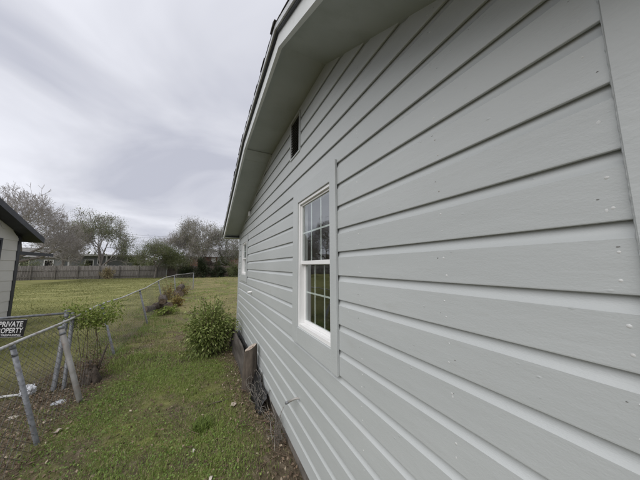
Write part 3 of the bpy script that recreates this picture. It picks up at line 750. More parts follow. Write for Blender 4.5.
# lawn next door
x = rng.uniform(-16, -1.9, 75000); y = 5+ (41)*rng.uniform(0, 1, 75000)**1.7
k = (x > -5.2-(y-5)*.55); x, y = x[k], y[k]
u = np.sin(2.1*(y+.18*x+1.3*.5)); c = np.clip(.50+.04*u+.55*(vnoise(x*.5, y, .5, 3)-.5)+.25*(vnoise(x, y, 1.7, 8)-.5)+rng.normal(0, .08, len(x)), 0, 1)
V, F = blades(np.stack([x, y, gh(x, y)-.004], 1), (.025+.0012*y)*rng.uniform(.6, 1.4, len(x)), .004+.0011*y, .7)
npmesh('lawn_grass', V, F, 'lawn_blade', None, np.repeat(c, 5)); tag(COL.objects['lawn_grass'], 'mown yellow green lawn beyond the chain link fence', 'grass', kind='stuff')
# broadleaf weeds
n = 42000; x, y = strip_points(n, 1.5, 9, -1.7, .8, 1.1); L = .65*vnoise(x, y, 1.5, 4)+.35*vnoise(x, y, 4.5, 6)
k = (rng.uniform(0, 1, n) < np.clip((L-.50)*3.5, 0.01, .8)) & (rng.uniform(0, 1, n) > soilness(x, y)*.93); x, y, L = x[k], y[k], L[k]
C = np.stack([x, y, gh(x, y)+rng.uniform(.008, .045, len(x))], 1)
leaves('weed_leaves', C, rng.uniform(.006, .021, len(x))*(1+.06*y), 'weed', colr=rng.normal(.52, .2, len(x)), droop=0, aspect=.75, up=2.5); tag(COL.objects['weed_leaves'], 'small broad leaved green weeds spread low among the grass', 'weeds', kind='stuff')
# dead leaves
n = 24000; x, y = strip_points(n, 1.5, 8, -2.3, .84, .9); k = rng.uniform(0, 1, n) < .15+.84*np.clip(soilness(x, y)+np.clip((.42-lush(x, y))*2.5, 0, .6), 0, 1); x, y = x[k], y[k]
C = np.stack([x, y, gh(x, y)+rng.uniform(.003, .028, len(x))], 1)
cl = rng.beta(1.4, 2.6, len(x))
leaves('leaf_litter', C, rng.uniform(.010, .045, len(x)), 'litter', colr=cl, droop=0, aspect=.6, up=2.2); tag(COL.objects['leaf_litter'], 'brown dead leaves scattered along the foot of the grey wall', 'leaves', kind='stuff')
# sticks
segs = []
for k in range(420):
    xx, yy = random.uniform(-1.6, .8), random.uniform(1.6, 7)
    if random.random() > .25 and xx < .1: continue
    a = random.uniform(0, 6.28); l = random.uniform(.05, .28); z = ghf(xx, yy)+random.uniform(.005, .03)
    segs.append(((xx, yy, z), (xx+l*math.cos(a), yy+l*math.sin(a), z+random.uniform(-.01, .03))))
V, F = tube_np(segs, np.array([random.uniform(.0015, .0045) for _ in segs]), 4)
npmesh('fallen_twigs', V, F, 'vine_stem'); tag(COL.objects['fallen_twigs'], 'thin brown twigs lying on the ground near the grey wall', 'twigs', kind='stuff')

# ------------------------------------------------------------------ shrub by the wall
def shrub(name, loc, label, rx, ry, h, nstem, nleaf, lsize, lm, group=None, low=.12, stemm='vine_stem', aspect=.42):
    t = empty(name, loc, label, 'shrub', group); L = Vector(loc); m = MB(); tips = []
    for k in range(nstem):
        a = random.uniform(0, 6.28); q = math.sqrt(random.random()); ex, ey = rx*q*math.cos(a), ry*q*math.sin(a); ez = h*(1-.55*q*q)*random.uniform(.55, 1.05)
        p0 = L+Vector((ex*.15, ey*.15, -.02)); p1 = L+Vector((ex*.5, ey*.5, ez*.6)); p2 = L+Vector((ex, ey, ez))
        m.tube([p0, p1, p2], [.012, .008, .003], 5, cap=False)
        for s in range(5): tips.append(p1.lerp(p2, s/4)); 
        for s in range(2):
            w = p1+Vector((random.uniform(-1, 1)*rx*.35, random.uniform(-1, 1)*ry*.35, random.uniform(-.4, .25)*h)); m.tube([p0.lerp(p1, .7), w], [.006, .002], 4, cap=False); tips += [w, w.lerp(p1, .4)]
    m.build('stems', stemm, t)
    T = np.array([tuple(q) for q in tips]); idx = rng.integers(0, len(T), nleaf); C = T[idx]+rng.normal(0, .065, (nleaf, 3))*np.array([rx, ry, h])*1.25
    C[:, 2] = np.maximum(C[:, 2], L.z+low*rng.uniform(.2, 1, nleaf))
    rel = C-np.array(L)-np.array([0, 0, h*.4]); dirs = rel/np.linalg.norm(rel, axis=1, keepdims=True)
    leaves('foliage', C, rng.uniform(.6, 1.3, nleaf)*lsize, lm, t, droop=.35, aspect=aspect, up=.8, dirs=dirs); return t
shrub('shrub', (.14, 5.72, 0), 'dense green leafy shrub against the foot of the grey wall', .56, .62, 1.2, 80, 8600, .062, 'shrub_leaf')

# vine climbing over the fence
vine = empty('climbing_vine', (-1.66, 5.42, 0), 'bright green vine sprawling over the chain link fence rail', 'vine'); m = MB(); tips = []
for k in range(6):
    bx, by = -1.66+random.uniform(-.12, .12), 5.4+random.uniform(-.12, .12); ex, ey, ez = -1.68+random.uniform(-.22, .26), 5.4+random.uniform(-.25, .25), random.uniform(.95, 1.3)
    pts = [Vector((bx, by, 0)), Vector((bx+random.uniform(-.08, .08), by, .4)), Vector((bx+random.uniform(-.1, .1), by+random.uniform(-.1, .1), .8)), Vector((ex, ey, ez))]
    pts = smooth_path(pts, 4); m.tube(pts, [.0055-.0035*i/len(pts) for i in range(len(pts))], 5, cap=False); tips += [p for p in pts if p.z > .72]
m.build('stems', 'vine_stem', vine)
T = np.array([tuple(p) for p in tips]); T = T[T[:, 2] > .85]; n = 1500; C = T[rng.integers(0, len(T), n)]+rng.normal(0, 1, (n, 3))*np.array([.11, .10, .06])
leaves('foliage', C, rng.uniform(.03, .062, n), 'vine_leaf', vine, droop=.4, aspect=.5, up=.8)
n = 120; C = np.stack([rng.uniform(-1.85, -1.45, n), rng.uniform(5.2, 5.6, n), rng.uniform(.05, .6, n)], 1); leaves('low_foliage', C, .04, 'vine_leaf', vine, droop=.3)

# dead root stump under the vine
def rootstump(loc, label):
    t = empty('tree_stump', loc, label, 'stump'); L = Vector(loc); m = MB()
    for k in range(8):
        a = k*.79+random.uniform(-.2, .2); l = random.uniform(.08, .2); hh = random.uniform(.12, .34)
        m.tube([L+Vector((math.cos(a)*l, math.sin(a)*l, -.03)), L+Vector((math.cos(a)*l*.5, math.sin(a)*l*.5, hh*.5)), L+Vector((math.cos(a)*.06, math.sin(a)*.05, hh))], [.05, .045, .02], 7)
    m.build('roots', 'bark', t)
    m = MB(); m.tube([L+Vector((.06, 0, .05)), L+Vector((.10, .02, .3)), L+Vector((.17, .03, .56))], [.025, .02, .008], 7); m.build('spike', 'bark', t)
    n = 260; C = np.array(L)+rng.normal(0, 1, (n, 3))*np.array([.1, .09, .1])+np.array([0, 0, .2]); C[:, 2] = np.maximum(C[:, 2], .02); leaves('dead_leaves', C, .045, 'litter', t, colr=rng.beta(1.3, 3, n)*.7)
rootstump((-1.58, 5.15, 0), 'dark jagged dead stump with brown leaves beneath the fence vine')

# ------------------------------------------------------------------ things along the wall
# cut log standing against the wall
lg = empty('cut_log', (.68, 3.76, 0), 'upright cut log with a pale sawn top leaning on the grey wall', 'log')
def bumpy_log(parent, p0, p1, r0_, r1_, capn, n=14, tiltcap=(0, 0, 0), m_bark='bark', facem='cut_wood'):
    p0, p1 = Vector(p0), Vector(p1); d = (p1-p0).normalized(); ref = d.orthogonal().normalized(); w = d.cross(ref); rows = 7; vs = []; fs = []
    ph = [random.uniform(.88, 1.12) for _ in range(n)]; tcap = Vector(tiltcap)
    for i in range(rows):
        t = i/(rows-1); c = p0.lerp(p1, t); r = r0_+(r1_-r0_)*t
        for k in range(n):
            a = 2*math.pi*k/n; o = ref*math.cos(a)+w*math.sin(a); q = r*ph[k]*random.uniform(.95, 1.05)
            v = c+o*q
            if i == rows-1: v += d*(o.dot(tcap)*q)
            vs.append(v)
    for i in range(rows-1):
        for k in range(n): fs.append((i*n+k, i*n+(k+1) % n, (i+1)*n+(k+1) % n, (i+1)*n+k))
    m = MB(); m.add(vs, fs, True); m.add(vs[:n], [tuple(range(n))]); m.build('trunk', m_bark, parent)
    top = vs[-n:]; c = sum(top, Vector())/n; m = MB(); m.add([c+d*.003]+[c+(v-c)*.93+d*.003 for v in top], [(0, 1+k, 1+(k+1) % n) for k in range(n)]); m.build('sawn_face', facem, parent)
bumpy_log(lg, (.70, 3.80, -.03), (.685, 3.75, .60), .115, .085, 'sawn_face', tiltcap=(.5, -.1, 0))
# weathered plank on edge
pk = empty('plank', (.62, 5.0, 0), 'weathered grey plank standing on edge along the wall behind the log', 'plank')
m = MB(); yy = np.linspace(4.05, 5.95, 8)
tops = [(.645+.012*math.sin(y*3), y, .34+.03*(y-4)+.012*math.sin(y*7)) for y in yy]; bots = [(.615+.012*math.sin(y*3), y, -.02) for y in yy]
vs = []
for t_, b_ in zip(tops, bots): vs += [t_, (t_[0]+.04, t_[1], t_[2]+.004), (b_[0]+.04, b_[1], b_[2]), b_]
fs = [(4*i+k, 4*i+(k+1) % 4, 4*i+4+(k+1) % 4, 4*i+4+k) for i in range(7) for k in range(4)]+[(0, 1, 2, 3), (31, 30, 29, 28)]
m.add(vs, fs); m.build('board', 'old_wood', pk, .004)
# black plastic sheeting stuffed behind
bs = []; nn = 26
for i in range(nn):
    y = 3.05+i*.115
    for j in range(5):
        t = j/4; bs.append((.79-.13*(1-t)*random.uniform(.7, 1.2)+random.uniform(-.012, .012), y+random.uniform(-.03, .03), .30*t*random.uniform(.75, 1.2)*(1 if y > 3.5 else .62)+.0))
fs = [(i*5+j, i*5+j+1, (i+1)*5+j+1, (i+1)*5+j) for i in range(nn-1) for j in range(4)]
o = MB().add(bs, fs, True).build('plastic_sheet', 'black_plastic'); md = o.modifiers.new('s', 'SOLIDIFY'); md.thickness = .003; tag(o, 'crumpled black plastic sheet bunched along the bottom of the siding', 'sheet')
# tangle of dead vine stems by the wall
def tangle(name, pts, n, label, rr=.0022, mt='dead_stem', spread=(.05, .22, .1)):
    m = MB()
    for k in range(n):
        c = random.choice(pts); q = [Vector(c)+Vector((random.gauss(0, spread[0]), random.gauss(0, spread[1]), 0))]
        for s in range(5): q.append(q[-1]+Vector((random.gauss(0, .03), random.gauss(0, .07), random.gauss(.03, .04))))
        for v_ in q: v_.z = max(v_.z, .004); v_.x = min(v_.x, .80)
        m.tube(smooth_path(q, 2), rr*random.uniform(.6, 1.4), 4, cap=False)
    o = m.build(name, mt); return tag(o, label, 'stems', kind='stuff')
tangle('dead_stem_tangle', [(.74, 3.45, .03), (.74, 3.2, .03), (.75, 2.9, .02), (.76, 3.55, .1)], 60, 'grey dead stems tangled along the foot of the siding')
# curl of wire netting standing by the wall
wn = empty('wire_netting', (.76, 2.5, 0), 'curl of fine grey wire netting propped at the siding bottom', 'netting'); segs = []
R_, HH = .06, .26
for k in range(16):
    for j in range(13):
        def P(a, b): th = a/16*4.6; r = R_*(1+.18*math.sin(b*.8+a)); return (.765+r*math.cos(th)*.5, 2.52-.05*(b/13)+r*math.sin(th)*1.3, b/13*HH*(1+.08*math.sin(a)))
        segs.append((P(k, j), P(k+.5, j+1))); segs.append((P(k+1, j), P(k+.5, j+1)))
V, F = tube_np(segs, .0011, 3); npmesh('netting_mesh', V, F, 'dead_stem', wn)['kind'] = 'stuff'

# litter and scraps
def crumple(name, loc, r, label, cat, mt, flat=1.0, seed=1):
    bm = bmesh.new(); bmesh.ops.create_icosphere(bm, subdivisions=3, radius=r); q = random.Random(seed); 
    for v in bm.verts: v.co *= q.uniform(.72, 1.12); v.co.z *= flat; v.co.z += r*flat*.72
    me = bpy.data.meshes.new(name); bm.to_mesh(me); bm.free(); me.materials.append(MATS[mt]); o = bpy.data.objects.new(name, me); o.location = (loc[0], loc[1], ghf(loc[0], loc[1])-.004); COL.objects.link(o); return tag(o, label, cat)
crumple('plastic_bag', (-2.22, 5.05), .085, 'crumpled white plastic bag lying behind the leaning fence post', 'bag', 'plastic_bag', 1.0, 3)
crumple('foil_wrapper', (-1.70, 4.58), .075, 'flattened silvery wrapper on the ground by the rusty fence post', 'wrapper', 'foil', .22, 4)
crumple('paper_scrap', (-2.06, 4.45), .055, 'pale torn paper scrap on bare ground at the left edge', 'scrap', 'paper_scrap', .16, 5)
o = MB().tube([(-3.1, 5.1, .03), (-2.6, 5.08, .035), (-2.24, 5.03, .03)], .016, 8).build('plastic_pipe', 'white_pipe'); tag(o, 'thin white pipe lying on the ground under the cross fence', 'pipe')
def scrap(loc, l, w, mt, label, ang):
    m = MB(); nseg = 5; vs = []
    ca, sa = math.cos(ang), math.sin(ang); z = ghf(*loc)+.022
    for i in range(nseg+1):
        t = i/nseg-.5; ww = w*(.5+.5*math.cos(t*2.4))*random.uniform(.7, 1.2)
        for s in (-1, 1): 
            for dz in (0, .004): vs.append((loc[0]+ca*t*l-sa*s*ww/2, loc[1]+sa*t*l+ca*s*ww/2, z+.012*math.sin(t*9)+dz))
    fs = []
    for i in range(nseg):
        a = i*4; b = a+4; fs += [(a, b, b+2, a+2), (a+1, a+3, b+3, b+1), (a, a+1, b+1, b), (a+2, b+2, b+3, a+3)]
    fs += [(0, 2, 3, 1), (nseg*4, nseg*4+1, nseg*4+3, nseg*4+2)]
    m.add(vs, fs); tag(m.build('wood_chip', mt), label, 'chip')
scrap((.12, 2.31), .11, .022, 'paper_scrap', 'pale wood chip lying upright in the grass near the wall', 1.2)
scrap((-.22, 2.42), .10, .020, 'dead_stem', 'pale splinter lying between the tall tuft and the camera', .2)
scrap((-.08, 1.98), .06, .022, 'paper_scrap', 'pale scrap on the grass at the bottom edge', .1)
scrap((.42, 3.42), .10, .07, 'cut_wood', 'tan bark piece lying on the litter beside the log', .8)
scrap((-.02, 2.75), .05, .025, 'paper_scrap', 'small white chip in front of the tall grass tuft', .7)
scrap((-1.38, 3.75), .09, .05, 'cut_wood', 'reddish tan chip at the foot of the nearest fence post', .9)
# a fallen branch
o = MB().tube(smooth_path([(.05, 3.50, .02), (.18, 3.545, .03), (.30, 3.56, .022), (.40, 3.60, .018)], 4), [.010-.0005*i for i in range(13)], 7).build('fallen_branch', 'bark'); tag(o, 'short dark branch lying on the ground beyond the grass tuft', 'branch')

# log heaps beside the fence with orange dry plants
def logheap(c, specs, lab):
    for k, (dx, dy, z, ang, L_, r, pit) in enumerate(specs):
        t = empty('cut_log', (c[0]+dx, c[1]+dy, 0), lab[k], 'log', 'logs dumped beside the chain link fence')
        d = Vector((math.cos(ang)*math.cos(pit), math.sin(ang)*math.cos(pit), math.sin(pit))); p = Vector((c[0]+dx, c[1]+dy, z))
        bumpy_log(t, p+d*L_/2, p-d*L_/2, r, r*.95, 'sawn_face', m_bark='bark', facem='old_cut')
logheap((-1.62, 12.3), [(-.14, .0, .15, 1.0, .5, .16, .1), (.16, -.1, .14, 2.3, .45, .15, .05), (-.02, -.02, .40, 1.75, .5, .15, .25), (-.36, -.35, .10, .8, .4, .11, 0)],
        ['dark log at the left of the nearer heap by the fence', 'dark log at the right of the nearer heap by the fence', 'pale ended log on top of the nearer heap by the fence', 'small low log in front of the nearer heap'])
logheap((-1.42, 16.6), [(0, 0, .20, 2.2, .5, .21, .1), (.1, .0, .55, 1.2, .4, .17, .35)], ['dark log at the bottom of the farther heap by the fence', 'pale ended log topping the farther heap by the fence'])
shrub('dry_plant', (-1.15, 12.6, 0), 'orange brown dry plant at the right of the nearer log heap', .35, .35, .6, 16, 500, .09, 'orange_leaf', 'dry plants by the log heaps')
shrub('dry_plant', (-1.75, 15.2, 0), 'yellow orange dry plant growing between the two log heaps', .45, .5, 1.15, 18, 550, .09, 'orange_leaf', 'dry plants by the log heaps')
shrub('dry_plant', (-1.25, 17.4, 0), 'orange dry plant behind the farther log heap', .5, .5, 1.0, 16, 450, .1, 'orange_leaf', 'dry plants by the log heaps')
shrub('weed_clump', (-1.30, 10.9, 0), 'low green weed clump on the strip just before the nearer log heap', .45, .5, .34, 14, 700, .08, 'vine_leaf')

# ------------------------------------------------------------------ cream house next door
nh = empty('neighbour_house', (-8.5, 7, 0), 'cream sided house with dark roof and trim at the left edge', 'house')
NX, NY0, NY1, NR = -5.30, 3.45, 10.65, .42
NZ = 2.70; nmid = (NY0+NY1)/2
def nzt(y): return NZ+.12+NR*((NY1-y) if y > nmid else (y-NY0))
apex = nzt(nmid); z = .22; ex = .305; NWIN = (8.75, 9.86, 1.35, 2.62)
while z < apex:
    for sa, sb in ((NY0, NWIN[0]), (NWIN[0], NWIN[1]), (NWIN[1], NY1)):
        z1 = z+ex+.02
        lo0, hi0 = sa, sb
        zz0, zz1 = z, z1
        if (sa, sb) == NWIN[:2]:
            if z >= NWIN[2]-.01 and z < NWIN[3]-.05: continue
            if z < NWIN[2] < z1: zz1 = NWIN[2]
        def yr(q): 
            t = max(0, (q-NZ-.12)/NR); return max(lo0, NY0+t), min(hi0, NY1-t)
        a0, b0 = yr(zz0); a1, b1 = yr(zz1)
        if b0-a0 < .02: continue
        if b1 < a1: a1 = b1 = (a1+b1)/2
        m = MB(); vs = [(NX+.012, a0, zz0), (NX+.012, b0, zz0), (NX-.002, b1, zz1), (NX-.002, a1, zz1), (NX-.02, a0, zz0), (NX-.02, b0, zz0), (NX-.02, b1, zz1), (NX-.02, a1, zz1)]
        m.add(vs, [(0,1,2,3),(7,6,5,4),(0,4,5,1),(1,5,6,2),(2,6,7,3),(3,7,4,0)]); m.build('siding_board', 'cream_siding', nh)
    z += ex
m = MB(); m.prism([(NY0+.02, .0), (NY1-.02, .0), (NY1-.02, nzt(NY1-.02)-.05), (nmid, apex-.05), (NY0+.02, nzt(NY0+.02)-.05)], 'x', NX-.021, -13); m.build('house_body', 'cream_siding', nh)
MB().box((NX-.09, NY1-.10, 0), (NX+.022, NY1+.022, NZ+.10)).build('corner_board', 'navy_trim', nh)
nw = MB(); nw.box((NX-.015, NWIN[0], NWIN[2]), (NX-.0, NWIN[1], NWIN[3])); w_ = nw.build('window', 'window_glass', nh)
MB().box((NX-.02, NWIN[0], NWIN[2]), (NX-.0155, NWIN[1], NWIN[3])).build('window_back', 'dark_void', w_)
m = MB(); a, b, z0, z1 = NWIN
for bx in (((a-.06, z0-.06), (a, z1+.06)), ((b, z0-.06), (b+.06, z1+.06)), ((a, z0-.06), (b, z0)), ((a, z1), (b, z1+.06)), ((a, (z0+z1)/2-.02), (b, (z0+z1)/2+.02))): m.box((NX+.001, bx[0][0], bx[0][1]), (NX+.03, bx[1][0], bx[1][1]))
m.build('window_frame', 'navy_trim', w_)
for s in (1, -1):
    ye = NY1+.36 if s > 0 else NY0-.36; ze = nzt(NY1 if s > 0 else NY0)-.36*NR
    m = MB(); m.prism([(nmid, apex), (ye, ze), (ye, ze+.16), (nmid, apex+.16)], 'x', NX+.34, -13.3); r = m.build('roof', 'shingle', nh)
    m = MB(); m.prism([(nmid, apex-.03), (ye+s*.01, ze-.03), (ye+s*.01, ze+.145), (nmid, apex+.145)], 'x', NX+.3405, NX+.37); m.build('fascia', 'navy_trim', r)
    m = MB(); m.prism([(nmid, apex-.012), (ye, ze-.012), (ye, ze-.001), (nmid, apex-.001)], 'x', NX+.02, NX+.339); m.build('soffit', 'navy_trim', r)
# lower rear porch roof
m = MB(); m.prism([(-9.5, 2.62), (-5.60, 2.26), (-5.60, 2.38), (-9.5, 2.74)], 'y', 11.2, 13.2); pr = m.build('porch_roof', 'navy_trim', nh)
for x, y in ((-7.6, 13.0), (-9.2, 13.0)): MB().box((x-.05, y-.05, 0), (x+.05, y+.05, 2.28+(-5.6-x)*.09)).build('porch_post', 'navy_trim', pr)

# ------------------------------------------------------------------ back fences
def picket_fence(label, x0, x1, y0, y1, h, mt, wd=.145):
    t = empty('wooden_fence', ((x0+x1)/2, (y0+y1)/2, 0), label, 'fence'); L_ = math.hypot(x1-x0, y1-y0); n = int(L_/wd); m = MB(); ux, uy = (x1-x0)/L_, (y1-y0)/L_
    V = []; F = []
    for k in range(n):
        a = k*wd; b = a+wd*.93; hh = h+random.uniform(-.05, .04); d = random.uniform(0, .02); n0 = len(V)
        for (s, z) in ((a, 0), (b, 0), (b, hh), (a, hh+random.uniform(-.02, .02))):
            V.append((x0+ux*s+uy*d, y0+uy*s-ux*d, z)); V.append((x0+ux*s+uy*(d-.018), y0+uy*s-ux*(d-.018), z))
        F += [(n0, n0+2, n0+4, n0+6), (n0+7, n0+5, n0+3, n0+1), (n0+4, n0+5, n0+7, n0+6), (n0, n0+6, n0+7, n0+1), (n0+2, n0+3, n0+5, n0+4)]
    o = npmesh('pickets', V, F, mt, t); o['kind'] = 'stuff'
    for z in (.35, h*.62):
        MB().add([(x0+uy*.06, y0-ux*.06, z), (x1+uy*.06, y1-ux*.06, z), (x1+uy*.06, y1-ux*.06, z+.09), (x0+uy*.06, y0-ux*.06, z+.09), (x0+uy*.021, y0-ux*.021, z), (x1+uy*.021, y1-ux*.021, z), (x1+uy*.021, y1-ux*.021, z+.09), (x0+uy*.021, y0-ux*.021, z+.09)], [(0,1,2,3),(7,6,5,4),(0,4,5,1),(3,2,6,7),(0,3,7,4),(1,5,6,2)]).build('rail', mt, t)
    k = 0
    while k*2.44 < L_:
        s = k*2.44; px, py = x0+ux*s+uy*.11, y0+uy*s-ux*.11; MB().box((px-.045, py-.045, 0), (px+.045, py+.045, h-.06)).build('post', mt, t); k += 1
picket_fence('long weathered grey board fence along the back of the lawn', -34, -5.8, 47.5, 46, 2.02, 'grey_picket')
picket_fence('dark brown board fence behind the end of the side yard', -5.7, 14, 46, 44.5, 1.95, 'brown_picket')

# ------------------------------------------------------------------ far buildings
fb = empty('far_house', (-15.5, 57, 0), 'long low grey house with pale flat roof edge beyond the grey board fence', 'house')
MB().box((-21.2, 55, 0), (-11.5, 60, 3.75)).build('wall', 'far_grey', fb)
MB().box((-21.8, 54.2, 3.76), (-10.9, 60.6, 4.06)).build('roof', 'far_white', fb)
for x in (-21.2, -16.3): MB().box((x, 54.3, 0), (x+.2, 54.5, 3.755)).build('porch_post', 'far_white', fb)
def fwin(x0, x1, z0, z1, parent, yf, dm='dark_void'):
    w = MB().box((x0, yf-.03, z0), (x1, yf-.002, z1)).build('window', dm, parent); m = MB(); t = .13
    m.box((x0-t, yf-.07, z0-t), (x0, yf-.001, z1+t)); m.box((x1, yf-.07, z0-t), (x1+t, yf-.001, z1+t)); m.box((x0, yf-.07, z0-t), (x1, yf-.001, z0)); m.box((x0, yf-.07, z1), (x1, yf-.001, z1+t)); m.build('window_frame', 'far_white', w)
fwin(-13.3, -12.3, 2.65, 3.55, fb, 55); fwin(-19.2, -18.2, .3, 3.0, fb, 55); fwin(-17.5, -17.1, 2.4, 3.3, fb, 55)
fs_ = empty('far_shed', (-8.2, 58, 0), 'small white gabled outbuilding seen between trees beyond the fence', 'building')
MB().box((-9.2, 57, 0), (-4.0, 61, 3.1)).build('wall', 'far_grey', fs_); MB().prism([(-9.6, 3.1), (-3.6, 3.1), (-6.6, 4.1)], 'y', 56.7, 61.3).build('roof', 'far_roof', fs_)
fwin(-5.3, -4.5, 2.2, 3.0, fs_, 57, 'far_white')
fr = empty('far_house', (3, 60, 0), 'reddish brick house with white windows behind the dark bushes', 'house')
MB().box((-3.2, 58, 0), (11, 64, 4.0)).build('wall', 'brick_far', fr); MB().prism([(57.4, 4.0), (64.6, 4.0), (61, 6.0)], 'x', -3.7, 11.5).build('roof', 'far_roof', fr)
for x in (1.2, 2.5, 3.6): fwin(x, x+.75, 2.7, 3.7, fr, 58, 'far_white')
fl = empty('far_house', (-34, 60, 0), 'pale house half hidden behind the bare tree', 'house')
MB().box((-33, 59, 0), (-23.5, 64, 3.6)).build('wall', 'far_grey', fl); MB().prism([(58.4, 3.6), (64.6, 3.6), (61.5, 5.4)], 'x', -33.5, -23).build('roof', 'far_roof', fl)
fwin(-26, -25, 1.8, 3.0, fl, 59); fwin(-29, -28, 1.8, 3.0, fl, 59)

# ------------------------------------------------------------------ trees
def tree(name, base, label, height, spread, seed, lean=(0, 0), trunk_r=.22, depth=6, leafm=None, nleaf=0, lsize=.14, twigm='twig_grey', forks=3, trunkfrac=.28, cloud=.5, group=None, flat=.75, minr=.007):
    R = random.Random(seed); t = empty(name, base, label, 'tree', group); segs = []; rads = []; tips = []; twigs = []; trads = []
    def grow(p, d, L_, r, dep):
        n = 2; q = p
        for k in range(n):
            d2 = (d+Vector((R.gauss(0, .13), R.gauss(0, .13), R.gauss(.02, .08)))).normalized(); e = q+d2*L_/n; ra = r*(1-.35*k/n); rb = r*(1-.35*(k+1)/n)
            (segs if r > .03 else twigs).append((tuple(q), tuple(e))); (rads if r > .03 else trads).append((max(ra, minr), max(rb, minr*.7))); q = e; d = d2
        if dep <= 2: tips.append(q)
        if dep == 0: return
        nf = forks if dep < depth-1 else forks+1
        for k in range(nf):
            a = 2*math.pi*(k+R.random()*.7)/nf; ax = d.orthogonal().normalized(); ax = Matrix.Rotation(a, 3, d) @ ax
            th = R.uniform(.35, .85); dd = (d*math.cos(th)+ax*math.sin(th)); dd.z *= flat if dd.z > 0 else .6; dd += Vector((0, 0, .06)); dd.normalize()
            grow(q if k < 2 else p.lerp(q, R.uniform(.5, .95)), dd, L_*R.uniform(.62, .88), r*R.uniform(.5, .68), dep-1)
    b = Vector(base); d0 = Vector((lean[0], lean[1], 1)).normalized()
    grow(Vector((0, 0, -.1)), d0, 1.0, trunk_r/height*3.2, depth)
    A = np.array(segs); zmax = max(p.z for p in tips); Bx = np.array([tuple(p) for p in tips]); sx = max(np.percentile(np.abs(Bx[:, :2]), 96), .1)
    sc3 = np.array([spread/sx, spread/sx, height/zmax]); bb = np.array(base)
    rs = height/zmax
    V, F = tube_np(A*sc3+bb, np.array(rads)*rs, 6); npmesh('trunk', V, F, 'tree_bark', t, smooth=True)
    V, F = tube_np(np.array(twigs)*sc3+bb, np.maximum(np.array(trads)*rs*.7, minr), 3); npmesh('crown', V, F, twigm, t)
    if nleaf:
        T = Bx*sc3+bb; C = T[rng.integers(0, len(T), nleaf)]+rng.normal(0, cloud, (nleaf, 3))*np.array([1, 1, .7])
        leaves('leaves', C, rng.uniform(.6, 1.4, nleaf)*lsize, leafm, t, droop=.3)
    return t
tree('bare_tree', (-18.6, 36, 0), 'big bare grey tree spreading behind the cream house', 10.6, 4.8, 3, lean=(.18, 0), trunk_r=.28, depth=8, forks=3, minr=.0055)
tree('bare_tree', (-26.5, 44, 0), 'bare grey tree at the far left edge behind the big one', 11.5, 4.5, 5, trunk_r=.25, depth=7, forks=3, minr=.007)
tree('oak_tree', (-16.0, 50.5, 0), 'rounded grey green oak beyond the board fence', 11.6, 3.9, 8, trunk_r=.24, depth=6, leafm='oak_leaf', nleaf=17000, lsize=.15, cloud=.36, twigm='twig_grey', minr=.010)
tree('oak_tree', (-20.6, 51, 0), 'thin sparse oak left of the rounded oak', 10.6, 3.4, 21, trunk_r=.2, depth=7, leafm='oak_leaf', nleaf=6000, lsize=.12, cloud=.36, minr=.007)
tree('bare_tree', (-4.2, 50, 0), 'brownish bare tree left of the gap above the brown fence', 10.2, 3.8, 13, trunk_r=.22, depth=7, leafm='brown_twig_leaf', nleaf=7000, lsize=.11, cloud=.36, minr=.007)
tree('bare_tree', (-.6, 48, 0), 'tall brown thinly leaved tree beside the grey house eave', 11.4, 4.0, 17, trunk_r=.22, depth=7, leafm='mixed_leaf', nleaf=19000, lsize=.13, cloud=.45, minr=.007)
tree('bare_tree', (3.6, 50, 0), 'olive brown tree mostly hidden by the grey house corner', 10.6, 4.0, 19, trunk_r=.22, depth=7, leafm='olive_leaf', nleaf=13000, lsize=.13, cloud=.5, minr=.007)
tree('green_tree', (-7.2, 44.5, 0), 'soft olive green bushy tree covering part of the board fence', 6.3, 2.6, 31, trunk_r=.14, depth=6, leafm='olive_leaf', nleaf=22000, lsize=.12, cloud=.42, trunkfrac=.1, minr=.008)
tree('green_tree', (-4.2, 44.9, 0), 'low olive tree right of the bushy green tree', 4.6, 2.2, 37, trunk_r=.12, depth=5, leafm='olive_leaf', nleaf=13000, lsize=.12, cloud=.5, minr=.008)
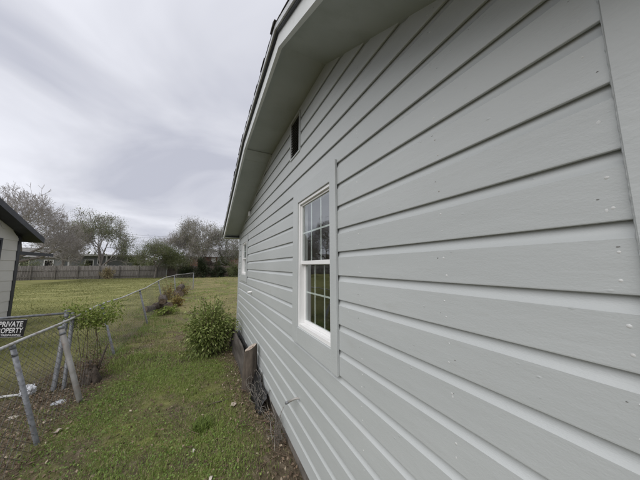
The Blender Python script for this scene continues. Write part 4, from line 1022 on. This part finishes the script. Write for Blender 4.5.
for (loc, lab, rx, h, n, mt) in (((-.6, 42.6, 0), 'dark evergreen bush at the end of the chain link fence', 1.3, 3.2, 5000, 'dark_leaf'), ((1.8, 43, 0), 'dark bush in the middle of the brown fence', 1.6, 2.2, 4500, 'dark_leaf'), ((4.6, 42.5, 0), 'olive green bush beside the far corner of the grey house', 1.5, 2.6, 4000, 'olive_leaf'),
                             ((-.2, 46.9, 0), 'tall brown thicket behind the brown fence and the evergreen bush', 2.2, 4.6, 9000, 'brown_twig_leaf'), ((3.2, 46.8, 0), 'tall olive thicket behind the brown fence near the grey house', 2.2, 4.3, 9000, 'olive_leaf'),
                             ((-2.6, 43.2, 0), 'dark low bush left of the fence end', 1.5, 2.2, 3500, 'dark_leaf'), ((7.5, 43, 0), 'dark bush hidden behind the grey house corner', 1.8, 2.8, 2500, 'dark_leaf')):
    shrub('bush', loc, lab, rx, rx*.8, h, 26, n, .17, mt, 'bushes along the back fence', aspect=.55)
for (loc, lab, rx, h, n) in (((-24.5, 50, 0), 'grey green bush behind the board fence under the bare tree', 2.4, 4.0, 3800), ((-18.4, 52.5, 0), 'grey green bush behind the board fence between the two oaks', 1.6, 3.1, 2600), ((-10.6, 50.5, 0), 'olive bush behind the board fence right of the low grey house', 1.8, 4.2, 4200), ((-8.6, 49, 0), 'olive bush behind the board fence next to the bushy green tree', 1.9, 3.8, 4200)):
    shrub('bush', loc, lab, rx, rx*.8, h, 26, n, .16, 'oak_leaf', 'bushes behind the board fence', aspect=.55)
shrub('dry_bush', (-13.2, 45.3, 0), 'straw coloured wispy bush in front of the grey board fence', 1.0, .6, 2.1, 26, 1500, .16, 'straw')
# distant tree belt closing the horizon
C = []
for k in range(150):
    cx = random.uniform(-150, 90); cy = random.uniform(85, 125); r = random.uniform(2.5, 5); hz_ = random.uniform(2.5, 6.2)
    n = 170; q = rng.normal(size=(n, 3)); q /= np.linalg.norm(q, axis=1, keepdims=True); C.append(np.array([cx, cy, hz_*.5])+q*np.array([r, r, hz_*.55])*rng.uniform(.6, 1.05, (n, 1)))
C = np.concatenate(C); C[:, 2] = np.maximum(C[:, 2], .1)
leaves('distant_treeline', C, rng.uniform(.6, 1.3, len(C)), 'olive_leaf', aspect=.7); tag(COL.objects['distant_treeline'], 'far off belt of dull green trees behind the houses', 'trees', kind='stuff')
# overhead wires
for k, (za, zb2) in enumerate(((6.9, 5.9), (6.0, 5.0), (7.4, 6.3))):
    pts = [(-40+85*i/14, 62, za+(zb2-za)*i/14+1.6+ (i/14-.5)**2*3) for i in range(15)]
    tag(MB().tube(pts, .018, 4).build('overhead_wire', 'black_cable'), ['middle of three thin overhead wires between the trees', 'lowest of three thin overhead wires between the trees', 'highest of three thin overhead wires between the trees'][k], 'wire', 'overhead wires')
